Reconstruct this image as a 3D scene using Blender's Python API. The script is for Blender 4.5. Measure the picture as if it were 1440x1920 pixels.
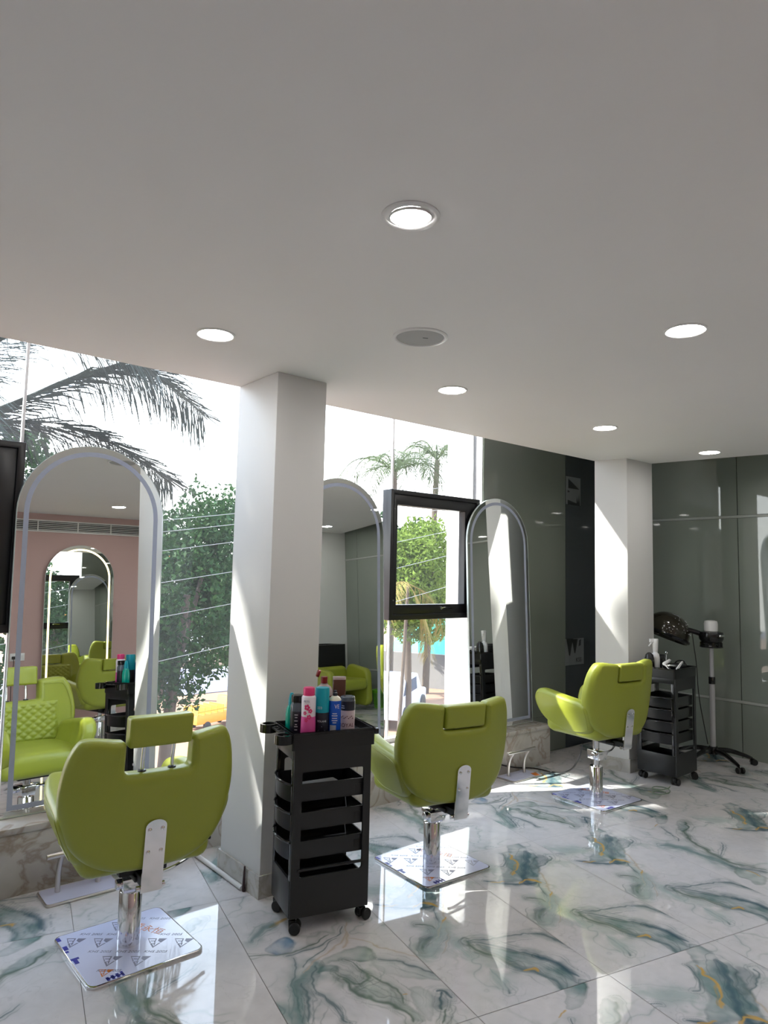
import bpy, bmesh, math, random
import numpy as np
from mathutils import Vector, Matrix
random.seed(7)
S = bpy.context.scene
for o in list(bpy.data.objects): bpy.data.objects.remove(o, do_unlink=True)
COL = S.collection
PI = math.pi

# ---------------------------------------------------------------- camera
cam = bpy.data.cameras.new('camera'); camo = bpy.data.objects.new('camera', cam); COL.objects.link(camo)
RT = Vector((0.76942815, -0.63833967, 0.02242312)); UP = Vector((-0.07415055, -0.0543996, 0.99576221)); FW = Vector((0.63441471, 0.76783016, 0.08918982))
m = Matrix(((RT.x, UP.x, -FW.x, 0), (RT.y, UP.y, -FW.y, 0), (RT.z, UP.z, -FW.z, 1.65), (0, 0, 0, 1)))
camo.matrix_world = m
cam.sensor_fit = 'HORIZONTAL'; cam.sensor_width = 36; cam.lens = 1305 / 1440 * 36
cam.clip_start = 0.05; cam.clip_end = 300
S.camera = camo

# ---------------------------------------------------------------- sky, sun, exposure
w = bpy.data.worlds.new('sky'); S.world = w; w.use_nodes = True
nt = w.node_tree; nt.nodes.clear()
wo = nt.nodes.new('ShaderNodeOutputWorld'); bg = nt.nodes.new('ShaderNodeBackground')
ge = nt.nodes.new('ShaderNodeTexCoord'); sx = nt.nodes.new('ShaderNodeSeparateXYZ'); rmp = nt.nodes.new('ShaderNodeValToRGB')
nt.links.new(ge.outputs['Generated'], sx.inputs[0]); nt.links.new(sx.outputs['Z'], rmp.inputs[0])
rmp.color_ramp.elements[0].position = 0.0; rmp.color_ramp.elements[0].color = (1.0, 0.98, 0.96, 1)
rmp.color_ramp.elements[1].position = 0.6; rmp.color_ramp.elements[1].color = (0.62, 0.76, 1.0, 1)
nt.links.new(rmp.outputs[0], bg.inputs[0]); bg.inputs[1].default_value = SKY = 3.2
nt.links.new(bg.outputs[0], wo.inputs[0])
sl = bpy.data.lights.new('sun', 'SUN'); sl.energy = 11.5; sl.angle = math.radians(0.8); sl.color = (1.0, 0.95, 0.89)
so = bpy.data.objects.new('sun', sl); COL.objects.link(so); so.location = (-6, 10, 9)
so.rotation_euler = Vector((1.62, -1.0, -1.6)).to_track_quat('-Z', 'Y').to_euler()
S.view_settings.view_transform = 'Standard'; S.view_settings.look = 'None'
S.view_settings.gamma = 1.0; S.view_settings.use_curve_mapping = False
S.view_settings.exposure = 1.03
try:
    S.cycles.max_bounces = 11; S.cycles.diffuse_bounces = 5; S.cycles.glossy_bounces = 8
    S.cycles.transmission_bounces = 8; S.cycles.transparent_max_bounces = 16
    S.cycles.sample_clamp_indirect = 6.0; S.cycles.caustics_reflective = True
    S.cycles.use_denoising = True; S.cycles.adaptive_threshold = 0.03
except Exception: pass

# ---------------------------------------------------------------- materials
def srgb(r, g, b):
    f = lambda c: (c / 255 / 12.92) if c / 255 <= 0.04045 else ((c / 255 + 0.055) / 1.055) ** 2.4
    return (f(r), f(g), f(b), 1)
MATS = {}
def mat(name, col, rough=0.5, metal=0.0, var=0.0, scale=8.0, bump=0.0, bscale=60.0, ior=1.5, emit=None, estr=0.0, coat=0.0, trans=0.0, alpha=1.0, sub=0.0, transl=0.0):
    if name in MATS: return MATS[name]
    M = bpy.data.materials.new(name); M.use_nodes = True; n = M.node_tree; b = n.nodes['Principled BSDF']
    c = col if len(col) == 4 else (*col, 1)
    b.inputs['Base Color'].default_value = c; b.inputs['Roughness'].default_value = rough; b.inputs['Metallic'].default_value = metal
    b.inputs['IOR'].default_value = ior; b.inputs['Coat Weight'].default_value = coat; b.inputs['Transmission Weight'].default_value = trans
    if name.startswith(('leaf', 'palm')): b.inputs['Specular IOR Level'].default_value = 0.08
    tc = n.nodes.new('ShaderNodeTexCoord')
    if var > 0:
        ns = n.nodes.new('ShaderNodeTexNoise'); ns.inputs['Scale'].default_value = scale; ns.inputs['Detail'].default_value = 5
        n.links.new(tc.outputs['Object'], ns.inputs['Vector'])
        mx = n.nodes.new('ShaderNodeMix'); mx.data_type = 'RGBA'
        mx.inputs['A'].default_value = tuple(min(1, k * (1 - var)) for k in c[:3]) + (1,)
        mx.inputs['B'].default_value = tuple(min(1, k * (1 + var)) for k in c[:3]) + (1,)
        n.links.new(ns.outputs['Fac'], mx.inputs['Factor']); n.links.new(mx.outputs['Result'], b.inputs['Base Color'])
    if bump > 0:
        n2 = n.nodes.new('ShaderNodeTexNoise'); n2.inputs['Scale'].default_value = bscale; n2.inputs['Detail'].default_value = 3
        n.links.new(tc.outputs['Object'], n2.inputs['Vector'])
        bp = n.nodes.new('ShaderNodeBump'); bp.inputs['Strength'].default_value = bump; bp.inputs['Distance'].default_value = 0.01
        n.links.new(n2.outputs['Fac'], bp.inputs['Height']); n.links.new(bp.outputs[0], b.inputs['Normal'])
    if emit:
        b.inputs['Emission Color'].default_value = emit if len(emit) == 4 else (*emit, 1); b.inputs['Emission Strength'].default_value = estr
    if transl > 0:
        tr = n.nodes.new('ShaderNodeBsdfTranslucent'); tr.inputs[0].default_value = c
        ms = n.nodes.new('ShaderNodeMixShader'); ms.inputs[0].default_value = transl
        out = n.nodes['Material Output']; n.links.new(b.outputs[0], ms.inputs[1]); n.links.new(tr.outputs[0], ms.inputs[2]); n.links.new(ms.outputs[0], out.inputs[0])
    MATS[name] = M; return M

def glass_mat(name, tint=(0.96, 0.98, 0.97), haze=0.012):
    M = bpy.data.materials.new(name); M.use_nodes = True; n = M.node_tree; n.nodes.clear()
    o = n.nodes.new('ShaderNodeOutputMaterial'); t = n.nodes.new('ShaderNodeBsdfTransparent'); t.inputs[0].default_value = (*tint, 1)
    g = n.nodes.new('ShaderNodeBsdfGlossy'); g.inputs['Roughness'].default_value = 0.0
    f = n.nodes.new('ShaderNodeFresnel'); f.inputs[0].default_value = 1.45
    gm = n.nodes.new('ShaderNodeNewGeometry'); ib = n.nodes.new('ShaderNodeMath'); ib.operation = 'SUBTRACT'; ib.inputs[0].default_value = 1.0; n.links.new(gm.outputs['Backfacing'], ib.inputs[1])
    fm = n.nodes.new('ShaderNodeMath'); fm.operation = 'MULTIPLY'; n.links.new(f.outputs[0], fm.inputs[0]); n.links.new(ib.outputs[0], fm.inputs[1])
    mx = n.nodes.new('ShaderNodeMixShader'); n.links.new(fm.outputs[0], mx.inputs[0]); n.links.new(t.outputs[0], mx.inputs[1]); n.links.new(g.outputs[0], mx.inputs[2])
    d = n.nodes.new('ShaderNodeBsdfTranslucent'); d.inputs[0].default_value = (0.8, 0.82, 0.9, 1)
    ns = n.nodes.new('ShaderNodeTexNoise'); ns.inputs['Scale'].default_value = 3.0; ns.inputs['Detail'].default_value = 6
    mr = n.nodes.new('ShaderNodeMapRange'); mr.inputs['To Min'].default_value = haze * 0.6; mr.inputs['To Max'].default_value = haze * 1.4
    n.links.new(ns.outputs['Fac'], mr.inputs['Value'])
    m2 = n.nodes.new('ShaderNodeMixShader'); n.links.new(mr.outputs[0], m2.inputs[0]); n.links.new(mx.outputs[0], m2.inputs[1]); n.links.new(d.outputs[0], m2.inputs[2])
    n.links.new(m2.outputs[0], o.inputs[0]); MATS[name] = M; return M

def marble_mat(name, base, vein, scale=3.0, rough=0.12):
    M = bpy.data.materials.new(name); M.use_nodes = True; n = M.node_tree; b = n.nodes['Principled BSDF']
    tc = n.nodes.new('ShaderNodeTexCoord'); n1 = n.nodes.new('ShaderNodeTexNoise'); n1.inputs['Scale'].default_value = scale; n1.inputs['Detail'].default_value = 8; n1.inputs['Distortion'].default_value = 1.2
    n.links.new(tc.outputs['Object'], n1.inputs['Vector'])
    r = n.nodes.new('ShaderNodeValToRGB'); e = r.color_ramp.elements
    e[0].position = 0.44; e[0].color = base; e[1].position = 0.56; e[1].color = base
    v = e.new(0.5); v.color = vein
    n2 = n.nodes.new('ShaderNodeTexNoise'); n2.inputs['Scale'].default_value = scale * 0.7; n2.inputs['Detail'].default_value = 6
    n.links.new(tc.outputs['Object'], n2.inputs['Vector']); n.links.new(n1.outputs['Fac'], r.inputs[0])
    r2 = n.nodes.new('ShaderNodeValToRGB'); r2.color_ramp.elements[0].position = 0.35; r2.color_ramp.elements[0].color = (0.72, 0.7, 0.68, 1); r2.color_ramp.elements[1].position = 0.65; r2.color_ramp.elements[1].color = (1, 1, 1, 1)
    n.links.new(n2.outputs['Fac'], r2.inputs[0])
    mx = n.nodes.new('ShaderNodeMix'); mx.data_type = 'RGBA'; mx.blend_type = 'MULTIPLY'; mx.inputs['Factor'].default_value = 1
    n.links.new(r.outputs[0], mx.inputs['A']); n.links.new(r2.outputs[0], mx.inputs['B']); n.links.new(mx.outputs['Result'], b.inputs['Base Color'])
    b.inputs['Roughness'].default_value = rough; MATS[name] = M; return M

mat('ceiling_paint', (0.85, 0.842, 0.834), 0.7, var=0.02, scale=1.5)
mat('column_paint', (0.69, 0.685, 0.675), 0.55, var=0.015, scale=2, bump=0.03, bscale=120)
mat('white_wall', (0.74, 0.75, 0.73), 0.6, var=0.015, scale=2)
mat('pink_wall', srgb(190, 160, 156), 0.6, var=0.03, scale=2)
mat('slab', (0.4, 0.4, 0.4), 0.8, var=0.1)
mat('grout', (0.33, 0.32, 0.31), 0.8, var=0.1)
mat('lime_leather', srgb(146, 154, 48), 0.42, var=0.05, scale=3, bump=0.05, bscale=220, coat=0.12)
mat('chrome', (0.82, 0.82, 0.83), 0.09, 1.0, var=0.02, scale=30)
mat('brushed_steel', (0.66, 0.63, 0.6), 0.28, 1.0, var=0.05, scale=30)
mat('black_metal', (0.012, 0.012, 0.014), 0.4, 0.2, var=0.1, scale=30)
mat('black_frame', (0.010, 0.010, 0.013), 0.32, var=0.1, scale=10)
mat('black_plastic', (0.008, 0.0085, 0.010), 0.33, var=0.12, scale=18, bump=0.02, bscale=300)
mat('gloss_black', (0.01, 0.01, 0.011), 0.1, var=0.1, scale=18)
mat('rubber', (0.012, 0.012, 0.012), 0.6, var=0.1)
mat('film', srgb(206, 210, 238), 0.16, var=0.03, scale=12, coat=0.4)
mat('film_grey', srgb(120, 120, 145), 0.4, var=0.02)
mat('film_orange', srgb(214, 120, 40), 0.4, var=0.02)
mat('film_blue', srgb(40, 45, 150), 0.4, var=0.02)
mat('mirror', (0.86, 0.88, 0.86), 0.0, 1.0)
mat('mirror_edge', (0.55, 0.62, 0.6), 0.1, var=0.05)
mat('frost_strip', srgb(160, 168, 188), 0.35, var=0.03, scale=20)
mat('led_strip', (1, 0.86, 0.5), 0.4, emit=(1.0, 0.80, 0.40), estr=2.2)
mat('lens', (1, 1, 1), 0.4, emit=(1.0, 0.97, 0.93), estr=34.0)
mat('white_plastic', (0.78, 0.78, 0.78), 0.3, var=0.02)
mat('white_trim', (0.72, 0.71, 0.70), 0.4, var=0.02)
mat('dark_panel', (0.25, 0.285, 0.25), 0.03, ior=1.75, var=0.12, scale=0.8)
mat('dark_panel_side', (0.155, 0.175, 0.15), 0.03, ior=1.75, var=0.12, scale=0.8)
mat('dark_panel_blue', (0.038, 0.046, 0.054), 0.03, ior=1.7, var=0.12, scale=0.8)
mat('panel_rail', (0.5, 0.53, 0.5), 0.25, 0.2, var=0.05)
mat('silicone', (0.8, 0.8, 0.82), 0.4, var=0.02)
mat('poster', (0.16, 0.17, 0.18), 0.4, var=0.05)
mat('poster_ink', (0.012, 0.014, 0.016), 0.4, var=0.05)
glass_mat('window_glass')
marble_mat('plinth_marble', srgb(200, 196, 191), srgb(172, 160, 148), 4.2)
marble_mat('skirting_marble', srgb(200, 199, 196), srgb(184, 180, 170), 6.0, 0.2)

# ---------------------------------------------------------------- mesh helpers
def link(name, me, parent=None, **props):
    o = bpy.data.objects.new(name, me); COL.objects.link(o)
    if parent is not None: o.parent = parent
    for k, v in props.items(): o[k] = v
    return o
def tag(o, label, cat, group=None):
    o['label'] = label; o['category'] = cat
    if group: o['group'] = group
    return o
def empty(name, loc=(0, 0, 0), rz=0.0):
    o = bpy.data.objects.new(name, None); COL.objects.link(o); o.location = loc; o.rotation_euler = (0, 0, rz); o.empty_display_size = 0.1
    return o
def kids(o): return [c for c in COL.objects if c.parent == o]
def copy_tree(o, parent=None):
    c = o.copy(); COL.objects.link(c); c.parent = parent
    for ch in kids(o): copy_tree(ch, c)
    return c
def fillet(pts, rad, n=5):
    out = []; N = len(pts)
    for i, p in enumerate(pts):
        r = rad[i] if isinstance(rad, (list, tuple)) else rad
        if r <= 0: out.append(tuple(p)); continue
        p = Vector(p); a = Vector(pts[i - 1]) - p; b = Vector(pts[(i + 1) % N]) - p
        la, lb = a.length, b.length; a.normalize(); b.normalize()
        ang = a.angle(b)
        if ang > PI - 0.02: out.append(tuple(p)); continue
        d = min(r / math.tan(ang / 2), la * 0.49, lb * 0.49); r2 = d * math.tan(ang / 2)
        bis = (a + b).normalized(); c = p + bis * (r2 / math.sin(ang / 2))
        s = p + a * d - c; e = p + b * d - c
        for k in range(n + 1):
            t = k / n; v = (s * (1 - t) + e * t); v = v.normalized() * r2
            out.append(tuple(c + v))
    return out
def crom(pts, n=6, closed=False):
    N = len(pts); out = []
    rng = range(N) if closed else range(N - 1)
    for i in rng:
        p0 = pts[(i - 1) % N] if closed or i > 0 else pts[0]; p1 = pts[i]; p2 = pts[(i + 1) % N]; p3 = pts[(i + 2) % N] if closed or i + 2 < N else pts[-1]
        for k in range(n):
            t = k / n
            out.append(tuple(0.5 * (2 * b + (c - a) * t + (2 * a - 5 * b + 4 * c - d) * t * t + (3 * b - a - 3 * c + d) * t ** 3) for a, b, c, d in zip(p0, p1, p2, p3)))
    if not closed: out.append(tuple(pts[-1]))
    return out
class MB:
    def __init__(s): s.v = []; s.f = []
    def add(s, vs, fs):
        k = len(s.v); s.v += [tuple(q) for q in vs]; s.f += [tuple(i + k for i in q) for q in fs]; return s
    def box(s, a, b, rz=0, c=None):
        x0, y0, z0 = a; x1, y1, z1 = b
        vs = [(x0, y0, z0), (x1, y0, z0), (x1, y1, z0), (x0, y1, z0), (x0, y0, z1), (x1, y0, z1), (x1, y1, z1), (x0, y1, z1)]
        return s.add(vs, [(0, 3, 2, 1), (4, 5, 6, 7), (0, 1, 5, 4), (1, 2, 6, 5), (2, 3, 7, 6), (3, 0, 4, 7)])
    def hexa(s, q):  # 8 corners, bottom ring then top ring
        return s.add(q, [(0, 3, 2, 1), (4, 5, 6, 7), (0, 1, 5, 4), (1, 2, 6, 5), (2, 3, 7, 6), (3, 0, 4, 7)])
    def cyl(s, p0, p1, r0, r1=None, n=16):
        r1 = r0 if r1 is None else r1
        p0 = Vector(p0); p1 = Vector(p1); d = (p1 - p0).normalized()
        a = d.orthogonal().normalized(); b = d.cross(a)
        vs = []
        for p, r in ((p0, r0), (p1, r1)):
            for i in range(n):
                t = 2 * PI * i / n; vs.append(p + (a * math.cos(t) + b * math.sin(t)) * r)
        fs = [(i, (i + 1) % n, n + (i + 1) % n, n + i) for i in range(n)]
        fs += [tuple(range(n - 1, -1, -1)), tuple(range(n, 2 * n))]
        return s.add(vs, fs)
    def tube(s, pts, r, n=8, smooth=0):
        P = [Vector(p) for p in pts]
        for _ in range(smooth):
            Q = [P[0]]
            for i in range(len(P) - 1): Q += [P[i] * 0.75 + P[i + 1] * 0.25, P[i] * 0.25 + P[i + 1] * 0.75]
            P = Q + [P[-1]]
        rr = r if isinstance(r, (list, tuple)) else None
        vs = []; a = None
        for i, p in enumerate(P):
            d = (P[min(i + 1, len(P) - 1)] - P[max(i - 1, 0)]).normalized()
            a = d.orthogonal().normalized() if a is None else (a - d * a.dot(d)).normalized()
            b = d.cross(a)
            ri = r if rr is None else rr[0] + (rr[1] - rr[0]) * i / max(1, len(P) - 1)
            for k in range(n):
                t = 2 * PI * k / n; vs.append(p + (a * math.cos(t) + b * math.sin(t)) * ri)
        fs = []
        for i in range(len(P) - 1):
            for k in range(n): fs.append((i * n + k, i * n + (k + 1) % n, (i + 1) * n + (k + 1) % n, (i + 1) * n + k))
        fs += [tuple(range(n - 1, -1, -1)), tuple(range((len(P) - 1) * n, len(P) * n))]
        return s.add(vs, fs)
    def lathe(s, prof, n=24, c=(0, 0, 0), sx=1, sy=1):
        vs = []; m = len(prof)
        for r, z in prof:
            for i in range(n):
                t = 2 * PI * i / n; vs.append((c[0] + r * math.cos(t) * sx, c[1] + r * math.sin(t) * sy, c[2] + z))
        fs = [(j * n + i, j * n + (i + 1) % n, (j + 1) * n + (i + 1) % n, (j + 1) * n + i) for j in range(m - 1) for i in range(n)]
        if prof[0][0] > 1e-6: fs.append(tuple(range(n - 1, -1, -1)))
        if prof[-1][0] > 1e-6: fs.append(tuple(range((m - 1) * n, m * n)))
        return s.add(vs, fs)
    def prism(s, pts, z0, z1, map=None):
        mp = map or (lambda x, y, z: (x, y, z)); n = len(pts)
        vs = [mp(x, y, z0) for x, y in pts] + [mp(x, y, z1) for x, y in pts]
        return s.add(vs, [tuple(range(n - 1, -1, -1)), tuple(range(n, 2 * n))] + [(i, (i + 1) % n, n + (i + 1) % n, n + i) for i in range(n)])
    def band(s, outer, inner, z0, z1, map=None):  # closed ring between two outlines
        mp = map or (lambda x, y, z: (x, y, z)); n = len(outer)
        vs = [mp(*p, z0) for p in outer] + [mp(*p, z0) for p in inner] + [mp(*p, z1) for p in outer] + [mp(*p, z1) for p in inner]
        fs = []
        for i in range(n):
            j = (i + 1) % n
            fs += [(i, n + i, n + j, j), (2 * n + i, 2 * n + j, 3 * n + j, 3 * n + i), (i, j, 2 * n + j, 2 * n + i), (n + i, 3 * n + i, 3 * n + j, n + j)]
        return s.add(vs, fs)
    def build(s, name, material, parent=None, bevel=0, seg=2, ang=40, smooth=True, xf=None, recalc=True, **props):
        me = bpy.data.meshes.new(name)
        v = s.v if xf is None else [tuple(xf @ Vector(p)) for p in s.v]
        me.from_pydata(v, [], s.f)
        if bevel or recalc:
            bm = bmesh.new(); bm.from_mesh(me)
            if recalc: bmesh.ops.recalc_face_normals(bm, faces=bm.faces)
            if bevel:
                es = [e for e in bm.edges if len(e.link_faces) == 2 and e.calc_face_angle(0) > 0.6]
                bmesh.ops.bevel(bm, geom=es, offset=bevel, segments=seg, profile=0.5, affect='EDGES', clamp_overlap=True)
            bm.to_mesh(me); bm.free()
        if smooth:
            me.polygons.foreach_set('use_smooth', [True] * len(me.polygons))
            me.set_sharp_from_angle(angle=math.radians(ang))
        me.materials.append(MATS[material]); me.update()
        return link(name, me, parent, **props)
def inset(pts, d):
    n = len(pts); out = []
    P = [Vector(p) for p in pts]
    area = sum(P[i].x * P[(i + 1) % n].y - P[(i + 1) % n].x * P[i].y for i in range(n)); sg = 1 if area > 0 else -1
    for i in range(n):
        a = (P[i] - P[i - 1]).normalized(); b = (P[(i + 1) % n] - P[i]).normalized()
        na = Vector((-a.y, a.x)) * sg; nb = Vector((-b.y, b.x)) * sg
        mm = (na + nb); L = mm.length
        if L < 1e-6: out.append(tuple(P[i] + na * d)); continue
        mm /= L; k = d / max(0.35, mm.dot(na)); out.append(tuple(P[i] + mm * k))
    return out
def puff(outline, thick, r, warp, cuts=(), n=4):
    """padded panel: 2-D outline, rounded rim of radius r, then bent by warp(a, b, t)."""
    layers = []
    for i in range(n + 1):
        t = i / n * PI / 2; layers.append((r * (1 - math.sin(t)), -thick / 2 + r * (1 - math.cos(t))))
    layers += [(d, -t) for d, t in reversed(layers)]
    N = len(outline); bm = bmesh.new(); rings = []
    for d, t in layers:
        rings.append([bm.verts.new((x, y, t)) for x, y in inset(outline, d)])
    for a, b in zip(rings[:-1], rings[1:]):
        for i in range(N): bm.faces.new((a[i], a[(i + 1) % N], b[(i + 1) % N], b[i]))
    caps = [bm.faces.new(list(reversed(rings[0]))), bm.faces.new(rings[-1])]
    bmesh.ops.triangulate(bm, faces=caps)
    for ax, vals in cuts:
        for v in vals:
            no = (1, 0, 0) if ax == 0 else (0, 1, 0)
            bmesh.ops.bisect_plane(bm, geom=bm.verts[:] + bm.edges[:] + bm.faces[:], plane_co=tuple(v * k for k in no), plane_no=no, dist=1e-5)
    for v in bm.verts: v.co = Vector(warp(*v.co))
    bmesh.ops.recalc_face_normals(bm, faces=bm.faces)
    return bm
def from_bm(name, bm, material, parent=None, ang=50, **props):
    me = bpy.data.meshes.new(name); bm.to_mesh(me); bm.free()
    me.polygons.foreach_set('use_smooth', [True] * len(me.polygons)); me.set_sharp_from_angle(angle=math.radians(ang))
    me.materials.append(MATS[material]); return link(name, me, parent, **props)
def text_mb(body, size, xf, depth=0.0004, shear=0.0):
    cu = bpy.data.curves.new('lettering', 'FONT'); cu.body = body; cu.size = size; cu.align_x = 'CENTER'; cu.align_y = 'CENTER'; cu.extrude = depth; cu.shear = shear
    cu.resolution_u = 3
    o = bpy.data.objects.new('lettering', cu); COL.objects.link(o)
    dg = bpy.context.evaluated_depsgraph_get(); me = bpy.data.meshes.new_from_object(o.evaluated_get(dg))
    b = MB(); b.add([xf @ v.co for v in me.vertices], [tuple(p.vertices) for p in me.polygons])
    bpy.data.objects.remove(o, do_unlink=True); bpy.data.curves.remove(cu); bpy.data.meshes.remove(me)
    return b
def T(x=0, y=0, z=0, rx=0, ry=0, rz=0):
    return Matrix.Translation((x, y, z)) @ Matrix.Rotation(rz, 4, 'Z') @ Matrix.Rotation(ry, 4, 'Y') @ Matrix.Rotation(rx, 4, 'X')
# ---------------------------------------------------------------- room shell
ZC, ZS = 2.73, 3.39
def structure(o): o['kind'] = 'structure'; return o
RW0 = Vector((6.93, 4.225, 0)); RWD = Vector((0, -1, 0)); RWN = Vector((-RWD.y, RWD.x, 0)) * -1   # right wall line
if RWN.x > 0: RWN = -RWN
def rw(s, z, off=0.0): return RW0 + RWD * s + RWN * off + Vector((0, 0, z))
XR1 = RW0.x

room = [(-2.2, -1.0), (XR1, -1.0), (6.93, 4.3), (-2.2, 4.3)]
structure(MB().prism([(-2.35, -1.15), (XR1 + 0.2, -1.15), (XR1 + 0.2, 4.45), (-2.35, 4.45)], -0.2, -0.004).build('floor', 'grout', bevel=0))
floor_o = bpy.data.objects['floor']
ceil = structure(MB().prism([(-2.2, -1.0), (6.86, -1.0), (5.985, 3.352), (5.94, 3.65), (-2.2, 3.65)], ZC, ZS - 0.002).build('ceiling', 'ceiling_paint'))
structure(MB().prism([(-2.35, -1.15), (XR1 + 0.2, -1.15), (XR1 + 0.2, 4.30), (-2.35, 4.30)], ZS, ZS + 0.25).build('ceiling_upper', 'ceiling_paint'))
structure(MB().box((-2.35, -1.15, 0), (-2.2, 4.45, ZS)).build('wall_left', 'white_wall'))
structure(MB().box((-2.2, -1.15, 0), (4.8, -1.0, ZS)).build('wall_opposite_pink', 'pink_wall'))
structure(MB().box((4.8, -1.15, 0), (XR1 + 0.2, -1.0, ZS)).build('wall_opposite_white', 'white_wall'))
structure(MB().box((-2.2, 4.24, 0.338), (-0.15, 4.36, ZS)).build('wall_window_side', 'white_wall'))
structure(MB().box((-2.2, -1.0, 0), (4.8, -0.985, 0.09)).build('baseboard_opposite', 'skirting_marble'))
structure(MB().box((-2.2, -0.985, 0), (-2.185, 3.955, 0.09)).build('baseboard_left', 'skirting_marble'))

# right wall: dark glass panels between two rails
q = [rw(-0.1, 0, -0.03), rw(5.225, 0, -0.03), rw(5.225, 0, -0.16), rw(-0.1, 0, -0.16)]
wr = structure(MB().hexa([p for p in q] + [p + Vector((0, 0, ZS)) for p in q]).build('wall_right', 'black_frame'))
ss = [0, 1.225, 2.45, 3.675, 4.9, 5.225]; zz = [(0.0, 0.505), (0.535, 2.27), (2.30, ZS)]
for a, b in zip(ss[:-1], ss[1:]):
    for z0, z1 in zz:
        g = 0.004
        c = [rw(a + g, z0, 0), rw(b - g, z0, 0), rw(b - g, z0, -0.03), rw(a + g, z0, -0.03)]
        MB().hexa(c + [p + Vector((0, 0, z1 - z0)) for p in c]).build('panel', 'dark_panel', wr, smooth=False)
for z0, z1 in ((0.507, 0.533), (2.272, 2.298)):
    c = [rw(0, z0, 0.006), rw(5.225, z0, 0.006), rw(5.225, z0, -0.03), rw(0, z0, -0.03)]
    MB().hexa(c + [p + Vector((0, 0, z1 - z0)) for p in c]).build('rail', 'panel_rail', wr, bevel=0.003)

# dark panels beside the window
wp = structure(MB().box((4.66, 4.262, 0), (7.09, 4.36, ZS)).build('wall_window_dark', 'black_frame'))
MB().box((4.645, 4.225, 0.338), (5.866, 4.262, ZS)).build('panel', 'dark_panel_side', wp, smooth=False)
MB().box((5.872, 4.225, 0.0), (6.93, 4.262, ZS)).build('panel', 'dark_panel_blue', wp, smooth=False)
MB().box((5.285, 4.225, 0.0), (5.866, 4.262, 0.336)).build('panel', 'dark_panel_side', wp, smooth=False)

# marble plinth under the window
pl = structure(MB().box((-2.2, 3.963, 0), (5.272, 4.36, 0.305)).build('trim_1', 'plinth_marble', bevel=0.002))
MB().box((-2.2, 3.955, 0.305), (5.28, 4.36, 0.338)).build('ledge', 'plinth_marble', pl, bevel=0.004)

# columns
def column(pts, inner):
    c = structure(MB().prism(pts, 0, ZC).build('column', 'column_paint', bevel=0.004))
    sk = inset(pts, -0.011)
    n = len(pts)
    for i in range(n):
        j = (i + 1) % n
        c2 = [(*pts[i], 0), (*pts[j], 0), (*sk[j], 0), (*sk[i], 0)]
        MB().hexa([Vector(p) for p in c2] + [Vector(p) + Vector((0, 0, 0.112)) for p in c2]).build('skirting', 'skirting_marble', c)
    return c
col1 = column([(1.893, 3.216), (2.214, 3.216), (2.214, 3.652), (1.893, 3.652)], 0)
col2 = column([(5.578, 3.364), (5.985, 3.352), (5.905, 3.63), (5.497, 3.642)], 0)
col1['label'] = 'white square column behind the black trolley with bottles'; col2['label'] = 'white column with a bright sun patch beside dark panels'

# ---------------------------------------------------------------- windows
GY = 4.28
def pane(x0, x1, z0, z1, parent, y=GY): return MB().box((x0, y - 0.004, z0), (x1, y + 0.004, z1)).build('glass_pane', 'window_glass', parent, smooth=False)
def casement(parent, x0, x1, z0, z1, fl, fr, ft, fb):
    m_ = lambda x, y, t: (x, t, y)
    o = [(x0, z0), (x1, z0), (x1, z1), (x0, z1)]; i1 = [(x0 + 0.04, z0 + 0.045), (x1 - 0.04, z0 + 0.045), (x1 - 0.04, z1 - 0.035), (x0 + 0.04, z1 - 0.035)]
    i2 = [(x0 + fl, z0 + fb), (x1 - fr, z0 + fb), (x1 - fr, z1 - ft), (x0 + fl, z1 - ft)]
    fr_ = MB().band(o, i1, 4.222, 4.33, m_).build('casement_frame', 'black_frame', parent, bevel=0.003)
    sa = MB().band(i1, i2, 4.234, 4.315, m_).build('casement_sash', 'black_frame', parent, bevel=0.005)
    pane(x0 + fl, x1 - fr, z0 + fb, z1 - ft, sa)
    hx = (x0 + x1) / 2 + 0.05; hz = z0 + fb - 0.03
    MB().cyl((hx, 4.234, hz), (hx, 4.215, hz), 0.012, n=12).tube([(hx, 4.216, hz), (hx + 0.03, 4.213, hz + 0.004), (hx + 0.12, 4.216, hz - 0.004)], 0.005, 6).build('window_handle', 'chrome', sa)
    for k in (0.15, 0.85): MB().box((x0 + 0.034, 4.222, z0 + (z1 - z0) * k - 0.004), (x0 + 0.046, 4.2195, z0 + (z1 - z0) * k + 0.004)).build('hinge_screw', 'chrome', fr_)
w1 = structure(MB().box((-0.15, 4.25, 0.338), (4.64, 4.31, 0.372)).build('window_1', 'white_trim', bevel=0.004))
pane(-0.15, 0.880, 2.335, ZS, w1); pane(-0.15, 0.880, 0.372, 1.290, w1)
pane(0.892, 3.608, 0.372, ZS, w1)
pane(3.620, 4.635, 2.335, ZS, w1); pane(3.620, 4.635, 0.372, 1.290, w1)
for x in (0.886, 3.614): MB().box((x - 0.007, GY - 0.012, 0.372), (x + 0.007, GY + 0.012, ZS)).build('mullion', 'silicone', w1)
MB().box((4.634, 4.235, 0.372), (4.644, 4.3, ZS)).build('mullion', 'silicone', w1)
casement(w1, -0.13, 0.899, 1.288, 2.335, 0.11, 0.19, 0.12, 0.13)
casement(w1, 3.562, 4.600, 1.290, 2.333, 0.082, 0.175, 0.12, 0.12)

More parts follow.
